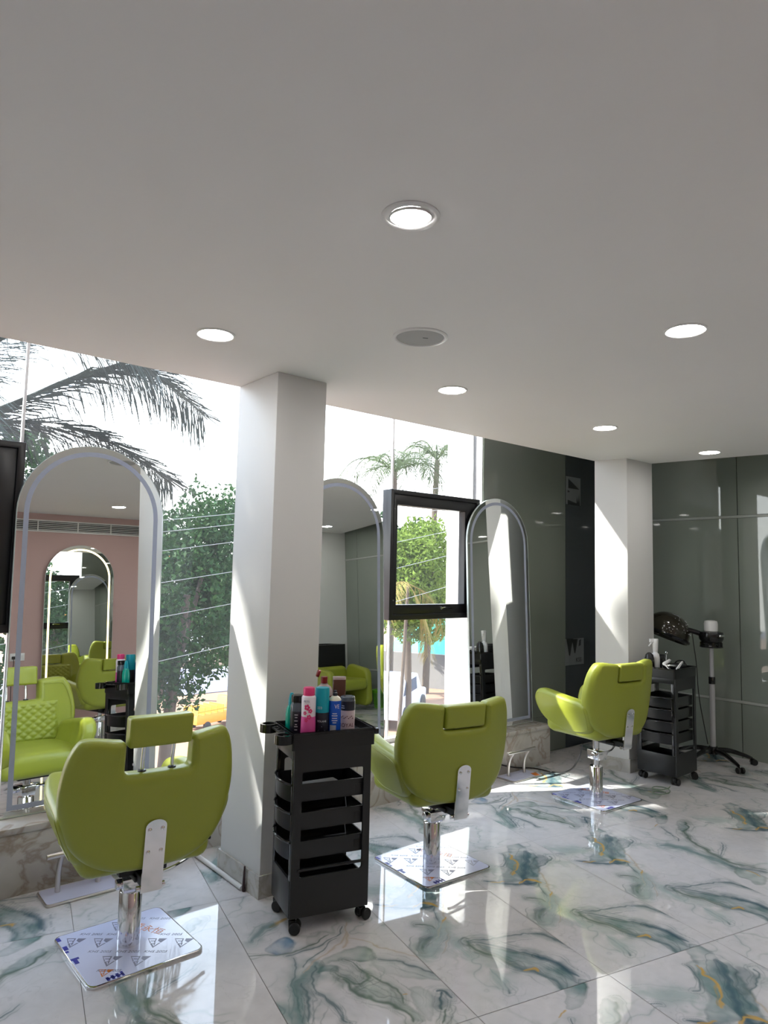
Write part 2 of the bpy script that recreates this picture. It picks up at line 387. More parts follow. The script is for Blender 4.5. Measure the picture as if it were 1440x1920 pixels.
# ---------------------------------------------------------------- floor tiles
PRINT_A = [
  ('w','teal',0.6,[(0.268,0.472),(0.423,0.309),(0.526,0.187),(0.53,0.032),(0.402,-0.05),(0.412,0.12),(0.321,0.281)]),
  ('l','slate',0.008,[(0.268,0.472),(0.356,0.409),(0.423,0.309),(0.472,0.241)]),
  ('l','deep',0.014,[(0.472,0.241),(0.526,0.187),(0.521,0.118),(0.53,0.032)]),
  ('l','moss',0.016,[(0.268,0.472),(0.264,0.419),(0.271,0.377),(0.296,0.329),(0.321,0.281),(0.342,0.214)]),
  ('l','slate',0.01,[(0.342,0.214),(0.381,0.175),(0.412,0.12),(0.433,0.044),(0.402,-0.05)]),
  ('l','gold',0.011,[(0.368,0.184),(0.398,0.173),(0.41,0.147)]),
  ('w','teal',0.8,[(0.507,0.028),(0.552,-0.011),(0.534,-0.061),(0.484,-0.058),(0.48,-0.024)]),
  ('l','slate',0.005,[(0.241,0.246),(0.232,0.168),(0.221,0.107),(0.2,0.067)]),
  ('l','pale',0.03,[(0.244,0.231),(0.217,0.136),(0.213,0.099)]),
  ('l','slate',0.006,[(0.272,0.476),(0.41,0.445),(0.532,0.423),(0.604,0.398)]),
  ('l','slate',0.011,[(0.604,0.398),(0.64,0.358),(0.644,0.291),(0.69,0.254)]),
  ('l','pale',0.012,[(0.217,0.485),(0.203,0.43),(0.201,0.37)]),
  ('w','teal',0.55,[(0.518,1.431),(0.564,1.296),(0.558,1.19),(0.423,1.043),(0.345,0.866),(0.285,0.762),(0.236,0.794),(0.252,0.885),(0.267,0.946),(0.292,1.101),(0.421,1.223)]),
  ('l','deep',0.012,[(0.05,0.963),(0.106,0.906),(0.198,0.843),(0.305,0.829)]),
  ('l','gold',0.012,[(0.402,1.205),(0.366,1.093),(0.325,1.038),(0.236,0.972)]),
  ('l','gold',0.01,[(0.19,0.857),(0.267,0.901),(0.314,0.868),(0.321,0.811)]),
  ('w','deep',0.5,[(0.275,0.943),(0.322,0.933),(0.29,0.868),(0.305,0.817),(0.259,0.795),(0.198,0.832)]),
  ('l','deep',0.012,[(0.172,0.609),(0.187,0.593),(0.134,0.569),(0.089,0.561),(0.06,0.519),(0.045,0.478)]),
  ('l','gold',0.009,[(0.282,0.69),(0.274,0.663),(0.249,0.65)]),
  ('l','beige',0.006,[(0.455,1.005),(0.385,0.894),(0.304,0.711),(0.244,0.596),(0.188,0.508),(0.115,0.433)]),
  ('l','pale',0.018,[(0.289,0.759),(0.251,0.653),(0.194,0.581)]),
  ('l','slate',0.005,[(0.305,0.817),(0.244,0.676),(0.193,0.6)]),
  ('w','teal',0.5,[(0.383,1.245),(0.478,1.214),(0.535,1.188),(0.54,1.137),(0.456,0.974),(0.372,0.89),(0.299,0.886),(0.238,0.878),(0.146,0.893),(0.105,0.921),(0.16,0.97),(0.26,1.023),(0.295,1.09),(0.328,1.164)]),
  ('w','slate',0.4,[(0.546,1.134),(0.586,1.104),(0.587,1.046),(0.544,1.008),(0.44,0.98),(0.379,0.968),(0.418,1.034)]),
  ('l','deep',0.026,[(0.52,1.182),(0.477,1.13),(0.428,1.074),(0.369,1.003),(0.321,0.954),(0.269,0.9),(0.25,0.858)]),
  ('l','gold',0.015,[(0.407,1.186),(0.379,1.147),(0.376,1.12),(0.354,1.064),(0.346,1.035),(0.302,1.004),(0.254,0.976),(0.233,0.956)]),
  ('l','gold',0.012,[(0.067,0.934),(0.116,0.911),(0.154,0.912)]),
  ('l','gold',0.012,[(0.211,0.859),(0.26,0.888),(0.288,0.873),(0.311,0.848),(0.317,0.819)]),
  ('l','slate',0.005,[(0.361,1.22),(0.331,1.14),(0.298,1.09),(0.256,1.066),(0.224,1.081)]),
  ('l','slate',0.006,[(0.44,0.98),(0.544,1.008),(0.608,1.047),(0.615,1.078)]),
  ('l','pale',0.03,[(0.046,1.163),(0.096,1.11),(0.156,1.092),(0.203,1.049)]),
  ('l','slate',0.003,[(-0.119,1.013),(-0.05,1.068),(0.011,1.089),(0.04,1.075)]),
  ('l','moss',0.009,[(0.135,0.704),(0.18,0.676),(0.199,0.617),(0.182,0.589),(0.123,0.554),(0.076,0.549),(0.055,0.52),(0.046,0.479)]),
  ('l','gold',0.008,[(0.307,0.701),(0.252,0.665),(0.211,0.611),(0.147,0.543)]),
  ('l','pale',0.03,[(0.239,0.656),(0.16,0.551),(0.057,0.443)]),
]
PRINT_B = [
  ('w','green',0.62,[(0.23,0.56),(0.287,0.604),(0.408,0.641),(0.502,0.634),(0.52,0.571),(0.503,0.505),(0.442,0.508),(0.369,0.554),(0.316,0.567)]),
  ('w','pale',0.4,[(0.442,0.508),(0.503,0.505),(0.577,0.47),(0.571,0.425),(0.633,0.361),(0.695,0.282),(0.671,0.265),(0.566,0.315),(0.474,0.39)]),
  ('w','green',0.55,[(0.32,0.374),(0.398,0.392),(0.447,0.337),(0.457,0.259),(0.452,0.191),(0.477,0.094),(0.465,0.054),(0.427,0.072),(0.422,0.147),(0.387,0.221),(0.341,0.263),(0.31,0.327)]),
  ('w','teal',0.75,[(0.23,0.56),(0.259,0.569),(0.303,0.549),(0.323,0.506),(0.305,0.48),(0.275,0.516),(0.238,0.533),(0.214,0.51)]),
  ('l','moss',0.008,[(0.359,0.559),(0.388,0.522),(0.387,0.476),(0.407,0.409),(0.368,0.384),(0.32,0.374),(0.304,0.436),(0.291,0.491)]),
  ('l','moss',0.007,[(0.407,0.409),(0.435,0.364),(0.459,0.31),(0.468,0.254),(0.452,0.191)]),
  ('l','moss',0.009,[(0.295,0.429),(0.308,0.349),(0.343,0.266),(0.397,0.217),(0.426,0.145),(0.427,0.072)]),
  ('l','slate',0.006,[(0.501,0.506),(0.577,0.47),(0.571,0.425),(0.612,0.395),(0.633,0.361),(0.65,0.331),(0.698,0.287)]),
  ('l','deep',0.009,[(0.599,0.193),(0.629,0.198),(0.634,0.145)]),
  ('l','deep',0.008,[(0.614,0.185),(0.571,0.136),(0.561,0.09)]),
  ('l','gold',0.009,[(0.466,0.229),(0.482,0.224)]),
  ('w','pale',0.5,[(0.521,0.281),(0.583,0.232),(0.556,0.142),(0.489,0.043),(0.472,0.087),(0.485,0.195)]),
  ('l','moss',0.006,[(0.577,0.085),(0.541,0.037),(0.519,0.02)]),
  ('l','slate',0.004,[(0.165,0.395),(0.171,0.351),(0.19,0.283),(0.198,0.196),(0.219,0.168)]),
  ('l','beige',0.004,[(0.457,0.718),(0.534,0.642),(0.565,0.563),(0.65,0.461),(0.694,0.357)]),
  ('l','slate',0.005,[(0.175,0.681),(0.167,0.613),(0.113,0.534),(0.089,0.455),(0.055,0.282)]),
  ('l','teal',0.03,[(0.24,0.58),(0.186,0.538),(0.134,0.496),(0.108,0.464),(0.058,0.328),(0.044,0.242)]),
  ('l','slate',0.008,[(0.141,0.474),(0.125,0.379),(0.103,0.307),(0.069,0.245)]),
  ('l','slate',0.005,[(0.473,0.823),(0.409,0.758),(0.314,0.712),(0.229,0.708),(0.138,0.697)]),
  ('l','beige',0.006,[(0.461,0.769),(0.405,0.681),(0.316,0.646),(0.24,0.609),(0.176,0.542)]),
  ('l','moss',0.005,[(0.383,0.793),(0.298,0.741),(0.223,0.721),(0.118,0.717),(-0.044,0.771)]),
  ('l','slate',0.005,[(0.4,0.739),(0.292,0.669),(0.232,0.644),(0.191,0.593)]),
  ('l','beige',0.005,[(0.506,0.857),(0.449,0.717),(0.402,0.65)]),
  ('w','blue',0.65,[(0.072,0.79),(0.105,0.808),(0.188,0.859),(0.23,0.817),(0.206,0.75),(0.152,0.722),(0.093,0.723)]),
  ('l','gold',0.02,[(0.163,0.97),(0.213,0.996),(0.259,1.013)]),
  ('l','teal',0.022,[(0.041,0.881),(0.1,0.933),(0.147,0.971),(0.187,0.99)]),
  ('l','slate',0.005,[(0.236,0.572),(0.183,0.492),(0.171,0.383),(0.204,0.26),(0.204,0.182)]),
  ('l','teal',0.014,[(-0.041,0.398),(-0.023,0.382),(-0.01,0.336)]),
  ('w','slate',0.3,[(0.264,0.801),(0.369,0.847),(0.337,0.768),(0.263,0.725)]),
]
PRINT_C = [
  ('l','teal',0.03,[(0.051,0.917),(0.099,0.883),(0.147,0.777),(0.166,0.653),(0.166,0.532)]),
  ('l','slate',0.018,[(0.166,0.532),(0.211,0.448),(0.291,0.382)]),
  ('l','moss',0.012,[(0.549,1.16),(0.452,1.058),(0.361,1.029),(0.285,0.89),(0.248,0.757),(0.232,0.646),(0.201,0.549),(0.267,0.487),(0.318,0.4)]),
  ('w','green',0.6,[(0.183,0.535),(0.203,0.441),(0.236,0.344),(0.132,0.274),(0.059,0.307),(0.097,0.367),(0.072,0.419)]),
  ('l','gold',0.009,[(0.188,0.448),(0.197,0.403),(0.195,0.359)]),
  ('w','teal',0.6,[(0.455,1.484),(0.497,1.368),(0.555,1.296),(0.408,1.193),(0.322,1.201),(0.426,1.305)]),
  ('w','teal',0.5,[(0.518,1.205),(0.561,1.17),(0.456,1.056),(0.361,1.029),(0.389,1.085)]),
  ('l','gold',0.01,[(0.28,1.176),(0.335,1.195)]),
  ('l','slate',0.005,[(0.313,1.147),(0.269,1.028),(0.2,0.926)]),
  ('l','slate',0.006,[(-0.273,0.437),(-0.134,0.422),(-0.045,0.402),(-0.019,0.351)]),
  ('l','slate',0.004,[(0.232,0.646),(0.395,0.741),(0.441,0.795)]),
]
INK = {'pale': (168, 180, 178), 'slate': (100, 118, 122), 'deep': (66, 94, 106), 'moss': (98, 116, 106), 'gold': (200, 160, 84), 'teal': (104, 134, 132), 'green': (124, 148, 136), 'blue': (110, 142, 168), 'beige': (190, 176, 160)}
TU, TV = 0.66, 1.312
def vnoise(xx, yy, cell, seed, w, h):
    r = np.random.RandomState(seed); gx, gy = int(w / cell) + 4, int(h / cell) + 4
    g = r.rand(gx, gy); X = (xx + 1.0 * cell) / cell; Y = (yy + 1.0 * cell) / cell
    X = np.clip(X, 0, gx - 1.001); Y = np.clip(Y, 0, gy - 1.001)
    i, j = X.astype(int), Y.astype(int); fx, fy = X - i, Y - j
    fx = fx * fx * (3 - 2 * fx); fy = fy * fy * (3 - 2 * fy)
    i1 = np.minimum(i + 1, gx - 1); j1 = np.minimum(j + 1, gy - 1)
    return (g[i, j] * (1 - fx) + g[i1, j] * fx) * (1 - fy) + (g[i, j1] * (1 - fx) + g[i1, j1] * fx) * fy
def seg_dist(x, y, pts, closed=False):
    d = np.full(x.shape, 9.0); tt = np.zeros(x.shape); n = len(pts); tot = 0
    P = list(pts) + ([pts[0]] if closed else [])
    for k in range(len(P) - 1):
        ax, ay = P[k]; bx, by = P[k + 1]; L2 = (bx - ax) ** 2 + (by - ay) ** 2 + 1e-12
        t = np.clip(((x - ax) * (bx - ax) + (y - ay) * (by - ay)) / L2, 0, 1)
        dd = np.hypot(x - ax - t * (bx - ax), y - ay - t * (by - ay))
        mk = dd < d; d = np.where(mk, dd, d); tt = np.where(mk, (k + t) / (len(P) - 1), tt)
    return d, tt
def inside(x, y, pts):
    c = np.zeros(x.shape, bool); n = len(pts)
    for i in range(n):
        x0, y0 = pts[i]; x1, y1 = pts[(i + 1) % n]
        cond = ((y0 > y) != (y1 > y)) & (x < (x1 - x0) * (y - y0) / (y1 - y0 + 1e-12) + x0)
        c ^= cond
    return c
def chaikin(pts, closed, it=2):
    for _ in range(it):
        Q = [] if closed else [pts[0]]; n = len(pts)
        for i in range(n if closed else n - 1):
            a, b = pts[i], pts[(i + 1) % n]
            Q += [(a[0] * .75 + b[0] * .25, a[1] * .75 + b[1] * .25), (a[0] * .25 + b[0] * .75, a[1] * .25 + b[1] * .75)]
        if not closed: Q.append(pts[-1])
        pts = Q
    return pts
def paint(strokes, seed, step):
    nx, ny = int(round(TU / step)) + 1, int(round(TV / step)) + 1
    gx, gy = np.meshgrid(np.linspace(0, TU, nx), np.linspace(0, TV, ny), indexing='ij')
    N = lambda c, s: vnoise(gx, gy, c, seed * 50 + s, TU, TV) - 0.5
    wx = gx + 0.022 * N(0.06, 1) + 0.010 * N(0.022, 2); wy = gy + 0.022 * N(0.06, 3) + 0.010 * N(0.022, 4)
    base = np.array(srgb(212, 208, 208)[:3]); img = np.ones((nx, ny, 3)) * base
    cl = 0.5 + 0.9 * N(0.25, 5) + 0.5 * N(0.09, 6); cl = np.clip(cl, 0, 1)[..., None]
    img = img * (1 - 0.30 * cl) + np.array(srgb(190, 194, 204)[:3]) * 0.30 * cl
    # faint hair veins following the warped field
    fld = N(0.2, 7) + 0.5 * N(0.08, 8) + 0.25 * N(0.03, 9)
    for lv, wd, al in ((0.0, 0.010, 0.22), (0.17, 0.008, 0.16), (-0.2, 0.009, 0.2)):
        a = np.exp(-((fld - lv) / wd) ** 2) * al * np.clip(0.5 + 2.0 * N(0.15, 11), 0, 1)
        img = img * (1 - a[..., None]) + np.array(srgb(130, 132, 132)[:3]) * a[..., None]
    f2 = N(0.32, 21) + 0.45 * N(0.11, 22) + 0.2 * N(0.04, 23)
    for lv, wd, al, cn in ((0.12, 0.05, 0.30, 'pale'), (-0.14, 0.04, 0.34, 'green'), (0.12, 0.012, 0.35, 'slate')):
        a = np.exp(-((f2 - lv) / wd) ** 2) * al * np.clip(0.35 + 2.2 * N(0.2, 24), 0, 1); img = img * (1 - a[..., None]) + np.array(srgb(*INK[cn])[:3]) * a[..., None]
    for kind, cname, p, pts in strokes:
        c = np.array(srgb(*INK[cname])[:3])
        if kind == 'w':
            pp = chaikin(pts, True); ins = inside(wx, wy, pp); d, _ = seg_dist(wx, wy, pp, True)
            tex = np.clip(0.75 + 1.1 * N(0.10, 12) + 0.5 * N(0.035, 13), 0.25, 1.2)
            a = np.where(ins, np.clip(d / 0.008, 0, 1), 0) * p * tex + np.where(ins, np.exp(-d / 0.006), np.exp(-d / 0.0022)) * 0.5 * p
            a = np.clip(a * 1.25, 0, 0.96)[..., None]
            dark = c * (0.55 + 0.45 * np.clip(d / 0.02, 0, 1))[..., None]
            img = img * (1 - a) + dark * a
        else:
            pp = chaikin(pts, False); d, t = seg_dist(wx, wy, pp)
            ww = p * (0.5 if cname == 'gold' else 0.85) * (0.35 + 0.65 * np.sin(np.clip(t, 0.02, 0.98) * PI) ** 0.5) * (0.7 + 1.2 * np.clip(N(0.05, 14) + 0.5, 0, 1))
            if cname == 'gold': ww *= 0.9; a = np.clip(1.3 - d / ww, 0, 1) * 0.9
            elif p >= 0.018: a = np.exp(-(d / (ww * 1.1)) ** 2) * 0.8
            else: a = np.exp(-(d / (ww * 0.9)) ** 2) * 0.8 + np.exp(-d / (ww * 3)) * 0.10
            if cname not in ('gold', 'beige'):
                h = np.exp(-(d / (0.026 + 1.6 * p)) ** 2) * np.clip(0.5 + 1.6 * N(0.07, 15) + 0.9 * N(0.03, 16), 0, 1) * (0.58 if p > 0.007 else 0.28)
                h = h[..., None]; img = img * (1 - h) + (0.7 * c + 0.3 * np.array(srgb(*INK['pale'])[:3])) * h
                for q_, off in enumerate((0.013, 0.022, 0.033, 0.046)):
                    if p < 0.0055 and q_ > 0: break
                    oo_ = off * (0.75 + 1.0 * (N(0.09, 30 + q_) + 0.3)); st = np.exp(-((d - oo_) / 0.0024) ** 2) * 0.42 * np.clip(0.45 + 2.0 * N(0.12, 40 + q_), 0, 1); st = st[..., None]
                    img = img * (1 - st) + c * 0.8 * st
            a = np.clip(a, 0, 1)[..., None]; img = img * (1 - a) + c * a
    return img, nx, ny
def tile_mesh(img, nx, ny, g=0.0012):
    x = np.linspace(g, TU - g, nx); y = np.linspace(g, TV - g, ny)
    X, Y = np.meshgrid(x, y, indexing='ij'); n = nx * ny
    co = np.zeros((n, 3)); co[:, 0] = X.ravel(); co[:, 1] = Y.ravel()
    idx = np.arange(n).reshape(nx, ny)
    f = np.stack([idx[:-1, :-1], idx[1:, :-1], idx[1:, 1:], idx[:-1, 1:]], -1).reshape(-1, 4)
    me = bpy.data.meshes.new('tile'); me.from_pydata(co.tolist(), [], f.tolist())
    at = me.color_attributes.new('print', 'FLOAT_COLOR', 'POINT')
    c = np.ones((n, 4), np.float32); c[:, :3] = img.reshape(-1, 3); at.data.foreach_set('color', c.ravel())
    me.materials.append(MATS['tile']); return me
def tile_material():
    M = bpy.data.materials.new('tile'); M.use_nodes = True; n = M.node_tree; b = n.nodes['Principled BSDF']
    at = n.nodes.new('ShaderNodeAttribute'); at.attribute_name = 'print'
    tc = n.nodes.new('ShaderNodeTexCoord'); ns = n.nodes.new('ShaderNodeTexNoise'); ns.inputs['Scale'].default_value = 14; ns.inputs['Detail'].default_value = 6; ns.inputs['Distortion'].default_value = 0.6
    n.links.new(tc.outputs['Object'], ns.inputs['Vector'])
    mr = n.nodes.new('ShaderNodeMapRange'); mr.inputs['From Min'].default_value = 0.3; mr.inputs['From Max'].default_value = 0.7; mr.inputs['To Min'].default_value = 0.93; mr.inputs['To Max'].default_value = 1.03
    n.links.new(ns.outputs['Fac'], mr.inputs['Value'])
    mx = n.nodes.new('ShaderNodeMix'); mx.data_type = 'RGBA'; mx.blend_type = 'MULTIPLY'; mx.inputs['Factor'].default_value = 1
    n.links.new(at.outputs['Color'], mx.inputs['A']); n.links.new(mr.outputs[0], mx.inputs['B']); n.links.new(mx.outputs['Result'], b.inputs['Base Color'])
    b.inputs['Roughness'].default_value = 0.035; b.inputs['IOR'].default_value = 1.6
    MATS['tile'] = M
tile_material()
PR = [PRINT_A, PRINT_B, PRINT_C]
HI = [tile_mesh(*paint(p, i + 1, 0.004)) for i, p in enumerate(PR)]
LO = [paint(p, i + 1, 0.010) for i, p in enumerate(PR)]
TA = math.radians(-12.52); TUx = Vector((math.cos(TA), math.sin(TA))); TVx = Vector((-math.sin(TA), math.cos(TA)))
clip_lines = [((-2.2, -1.0), (0, 1)), ((-2.2, -1.0), (1, 0)), ((0, 4.2), (0, -1)), ((RW0.x, RW0.y), (RWN.x, RWN.y))]
def tile_kind(k, mm):
    if mm == 0: return {0: 2, 1: 1, 2: 0, 3: 0, 4: 0, 5: 2, 6: 0}.get(k, (k * 7) % 3)
    if mm == -1: return {3: 0, 2: 2, 4: 1}.get(k, (k * 5 + 1) % 3)
    return (k * 5 + mm * 3 + 2) % 3
for k in range(-6, 14):
    for mm in range(-4, 3):
        o2 = TUx * (0.295 + k * TU) + TVx * (2.293 + mm * TV)
        cs = [o2, o2 + TUx * TU, o2 + TUx * TU + TVx * TV, o2 + TVx * TV]
        side = [[(c - Vector(p)).dot(Vector(nn)) for c in cs] for p, nn in clip_lines]
        if any(max(s) <= 0.01 for s in side): continue
        kd = tile_kind(k, mm)
        cut = [i for i, s in enumerate(side) if min(s) < 0]
        if not cut: me = HI[kd]
        else:
            me = tile_mesh(*LO[kd]); bm = bmesh.new(); bm.from_mesh(me)
            inv = lambda v: Vector((v.dot(TUx), v.dot(TVx)))
            for i in cut:
                p, nn = Vector(clip_lines[i][0]) + Vector(clip_lines[i][1]) * 0.002, Vector(clip_lines[i][1])
                pc = inv(p - o2); pn = inv(nn)
                bmesh.ops.bisect_plane(bm, geom=bm.verts[:] + bm.edges[:] + bm.faces[:], plane_co=(pc.x, pc.y, 0), plane_no=(-pn.x, -pn.y, 0), clear_outer=True)
            if not bm.faces: bm.free(); continue
            bm.to_mesh(me); bm.free()
        t = link('tile', me, floor_o); t.location = (o2.x, o2.y, 0); t.rotation_euler = (0, 0, TA)
# ---------------------------------------------------------------- arched mirrors
def arch(wd, h, ins=0.0, n=28, bot=0.0):
    r = wd / 2 - ins; cz = h - wd / 2
    pts = [(-r, bot if ins == 0 else ins), (r, bot if ins == 0 else ins)]
    pts += [(r * math.cos(PI * i / n), cz + r * math.sin(PI * i / n)) for i in range(n + 1)]
    return pts
def arched_mirror(loc, rz, tilt, wd, h, strip, s0, s1):
    t = empty('arched_mirror', loc, rz); t.rotation_euler = (tilt, 0, rz)
    mp = lambda x, y, d: (x, d, y)
    MB().prism(arch(wd, h, 0.003), 0.0, 0.012, mp).build('mirror_glass', 'mirror', t, smooth=False)
    MB().band(arch(wd, h), arch(wd, h, 0.003), -0.001, 0.018, mp).build('glass_edge', 'mirror_edge', t)
    MB().prism(arch(wd, h, 0.02), 0.012, 0.024, mp).build('backing', 'black_frame', t)
    MB().band(arch(wd, h, s0), arch(wd, h, s1), -0.0012, 0.0002, mp).build('light_strip', strip, t, smooth=False)
    return t
TILT = math.radians(-2.3)
for cx, lab in ((1.275, 'tall arched mirror with unlit strip, at the left window behind the chair with raised headrest'),
                (3.045, 'tall arched mirror half hidden behind the white square column'),
                (4.81, 'tall arched mirror standing before the dark glass panel, reflecting the sunlit column')):
    tag(arched_mirror((cx, 4.118, 0.341), 0, TILT, 0.822, 2.02, 'frost_strip', 0.036, 0.062), lab, 'mirror', 'arched mirrors along the window')
tag(arched_mirror((2.708, -0.955, 0.345), PI - math.radians(2.0), 0, 0.84, 2.0, 'led_strip', 0.046, 0.068), 'arched mirror with glowing warm strip on the pink wall, seen by reflection', 'mirror')

# ---------------------------------------------------------------- ceiling lights, speaker
def downlight(x, y, lab, gimbal=False, grp='round ceiling downlights'):
    t = empty('downlight', (x, y, ZC))
    rl = 0.064 if gimbal else 0.076
    MB().lathe([(rl, 0.0), (rl, -0.004), (rl + 0.006, -0.0065), (0.082, -0.006), (0.089, -0.003), (0.089, 0.0)], 40).build('trim_ring', 'white_plastic', t)
    if gimbal:
        MB().lathe([(0.0, -0.0005), (rl, -0.0005)], 40).build('housing', 'black_metal', t)
        l = MB().lathe([(0.0, -0.004), (0.057, -0.004), (0.060, 0.0), (0.060, 0.008)], 40).build('lens', 'lens', t)
        l.location = (-0.002, -0.003, -0.007); l.rotation_euler = (math.radians(3), math.radians(-4), 0)
        r = MB().lathe([(0.0602, -0.002), (0.0632, -0.002), (0.0632, 0.006), (0.0602, 0.006), (0.0602, -0.002)], 40).build('gimbal_ring', 'white_plastic', t)
        r.location = l.location; r.rotation_euler = l.rotation_euler
    else:
        MB().lathe([(0.0, -0.0032), (rl - 0.001, -0.0028)], 40).build('lens', 'lens', t)
    tag(t, lab, 'ceiling light', grp)
downlight(1.33, 1.515, 'lit tilted downlight with wide ring, highest of the ceiling lights in the picture', True)
downlight(1.372, 2.904, 'lit round downlight left of the white square column')
downlight(2.852, 1.435, 'lit round downlight far right of the ceiling speaker')
downlight(2.828, 2.823, 'lit round downlight just below and right of the ceiling speaker')
downlight(4.33, 2.783, 'lit round downlight above the right-hand white column')
downlight(5.762, 2.711, 'lit round downlight nearest the dark right wall')
for x_, y_, l_ in ((4.31, 1.40, 'lit downlight added beyond the right edge, over the middle of the room'), (5.74, 1.32, 'lit downlight added beyond the right edge, by the dark right wall'), (-0.1, 1.55, 'lit downlight added beyond the left edge, over the middle of the room'),  # unseen downlights continuing the grid, added for more ambient light
        (-0.1, 2.95, 'lit downlight added beyond the left edge, near the window'), (1.40, -0.03, 'lit unseen downlight added above the photographer'), (4.40, -0.20, 'lit unseen downlight added above the white wall end of the pink wall')): downlight(x_, y_, l_)
downlight(2.861, -0.065, 'lit downlight seen in the left mirror above the pink wall')
downlight(6.12, -0.358, 'lit downlight seen in the middle mirror near the white wall')
R_ = math.radians
mat('speaker_grille', (0.45, 0.46, 0.46), 0.7, var=0.05, scale=200, bump=0.3, bscale=900)
t = empty('ceiling_speaker', (2.079, 2.286, ZC))
MB().lathe([(0.108, 0), (0.108, -0.004), (0.112, -0.008), (0.120, -0.008), (0.126, -0.004), (0.126, 0)], 48).build('bezel', 'white_plastic', t)
MB().lathe([(0.0, -0.0075), (0.06, -0.0070), (0.100, -0.0055), (0.109, -0.003)], 48).build('grille', 'speaker_grille', t)
MB().box((-0.012, -0.0022, -0.0085), (0.012, 0.0022, -0.0068)).build('badge', 'black_metal', t, xf=T(0.012, -0.022, 0, rz=R_(-28)))
tag(t, 'round grey ceiling speaker with a small dark badge', 'speaker')

# ---------------------------------------------------------------- salon chair
def lin(a, b, n): return [a + (b - a) * i / (n - 1) for i in range(n)]
def back_y(x, z): return -0.235 - 0.13 * (z - 0.45) + 0.38 * x * x + 1.8 * x ** 4
def make_film(t):
    f = MB().prism(fillet([(-.238, -.238), (.238, -.238), (.238, .238), (-.238, .238)], 0.03), 0.0125, 0.0135).build('protective_film', 'film', t)
    g = MB(); a = math.radians(-38); o = MB()
    R = lambda x, y: Vector((x * math.cos(a) - y * math.sin(a), x * math.sin(a) + y * math.cos(a)))
    def logo(b, px, py, s):
        tri = [(-0.5, 0.42), (0.5, 0.42), (0.0, -0.5)]
        P = lambda x, y: (*(R(px + x * s, py + y * s)), 0)
        def poly(pts): b.prism([P(x, y)[:2] for x, y in pts], 0.0136, 0.0139)
        poly([(0.08, 0.42), (0.5, 0.42), (0.28, 0.02), (0.08, 0.20)])            # solid corner of the triangle
        for pts in ([(-.5, .42), (-.02, .42), (-.02, .36), (-.44, .36)], [(-.5, .42), (-.44, .36), (-.22, -.02), (-.26, -.06)], [(-.02, .42), (-.02, .02), (-.08, .02), (-.08, .36)],
                    [(-.3, .2), (-.08, .2), (-.08, .14), (-.27, .14)], [(-.24, -.1), (.0, -.5), (.04, -.42), (-.16, -.06)], [(.04, -.42), (.26, -.02), (.19, -.02), (.0, -.36)],
                    [(-.16, -.06), (.02, .0), (.02, -.28), (-.04, -.2), (-.04, -.1)]): poly(pts)
    for i in range(-3, 4):
        for j in range(-4, 5):
            px, py = i * 0.118 + (0.05 if j % 2 else 0) + 0.03 * (j // 2), j * 0.072
            c = R(px, py)
            if max(abs(c.x), abs(c.y)) > 0.198 or c.length < 0.07: continue
            if (c - Vector((0.09, 0.10))).length < 0.08: continue
            if j % 2:
                x = text_mb('KHS 2005', 0.024, T(c.x, c.y, 0.0137, rz=a), 0.0002, 0.2); g.add(x.v, x.f)
            else: logo(g, px, py, 0.085)
    g.build('film_print', 'film_grey', f, smooth=False, kind='stuff')
    x = text_mb('品质永恒', 0.056, T(0.10, 0.09, 0.0137, rz=math.radians(-62)), 0.0002); q_ = (-0.16 * math.cos(-a) + 0.17 * math.sin(-a), -0.16 * math.sin(-a) - 0.17 * math.cos(-a)); logo(o, *q_, 0.06)
    o.add(x.v, x.f); o.build('film_print_orange', 'film_orange', f, smooth=False, kind='stuff')
    bl = MB()
    for k, (x0, y0, x1, y1) in enumerate([(-.238, .19, -.222, .225), (-.236, .10, -.218, .135), (-.238, .075, -.224, .09), (-.238, .0, -.205, .016), (-.232, -.035, -.215, .0), (-.17, -.236, -.158, -.208), (-.15, -.236, -.138, -.205), (-.13, -.236, -.118, -.203), (-.11, -.236, -.100, -.2), (-.17, -.224, -.1, -.216)]):
        bl.box((x0, y0, 0.0136), (x1, y1, 0.0141))
    bl.build('film_print_blue', 'film_blue', f, smooth=False, kind='stuff'); return f
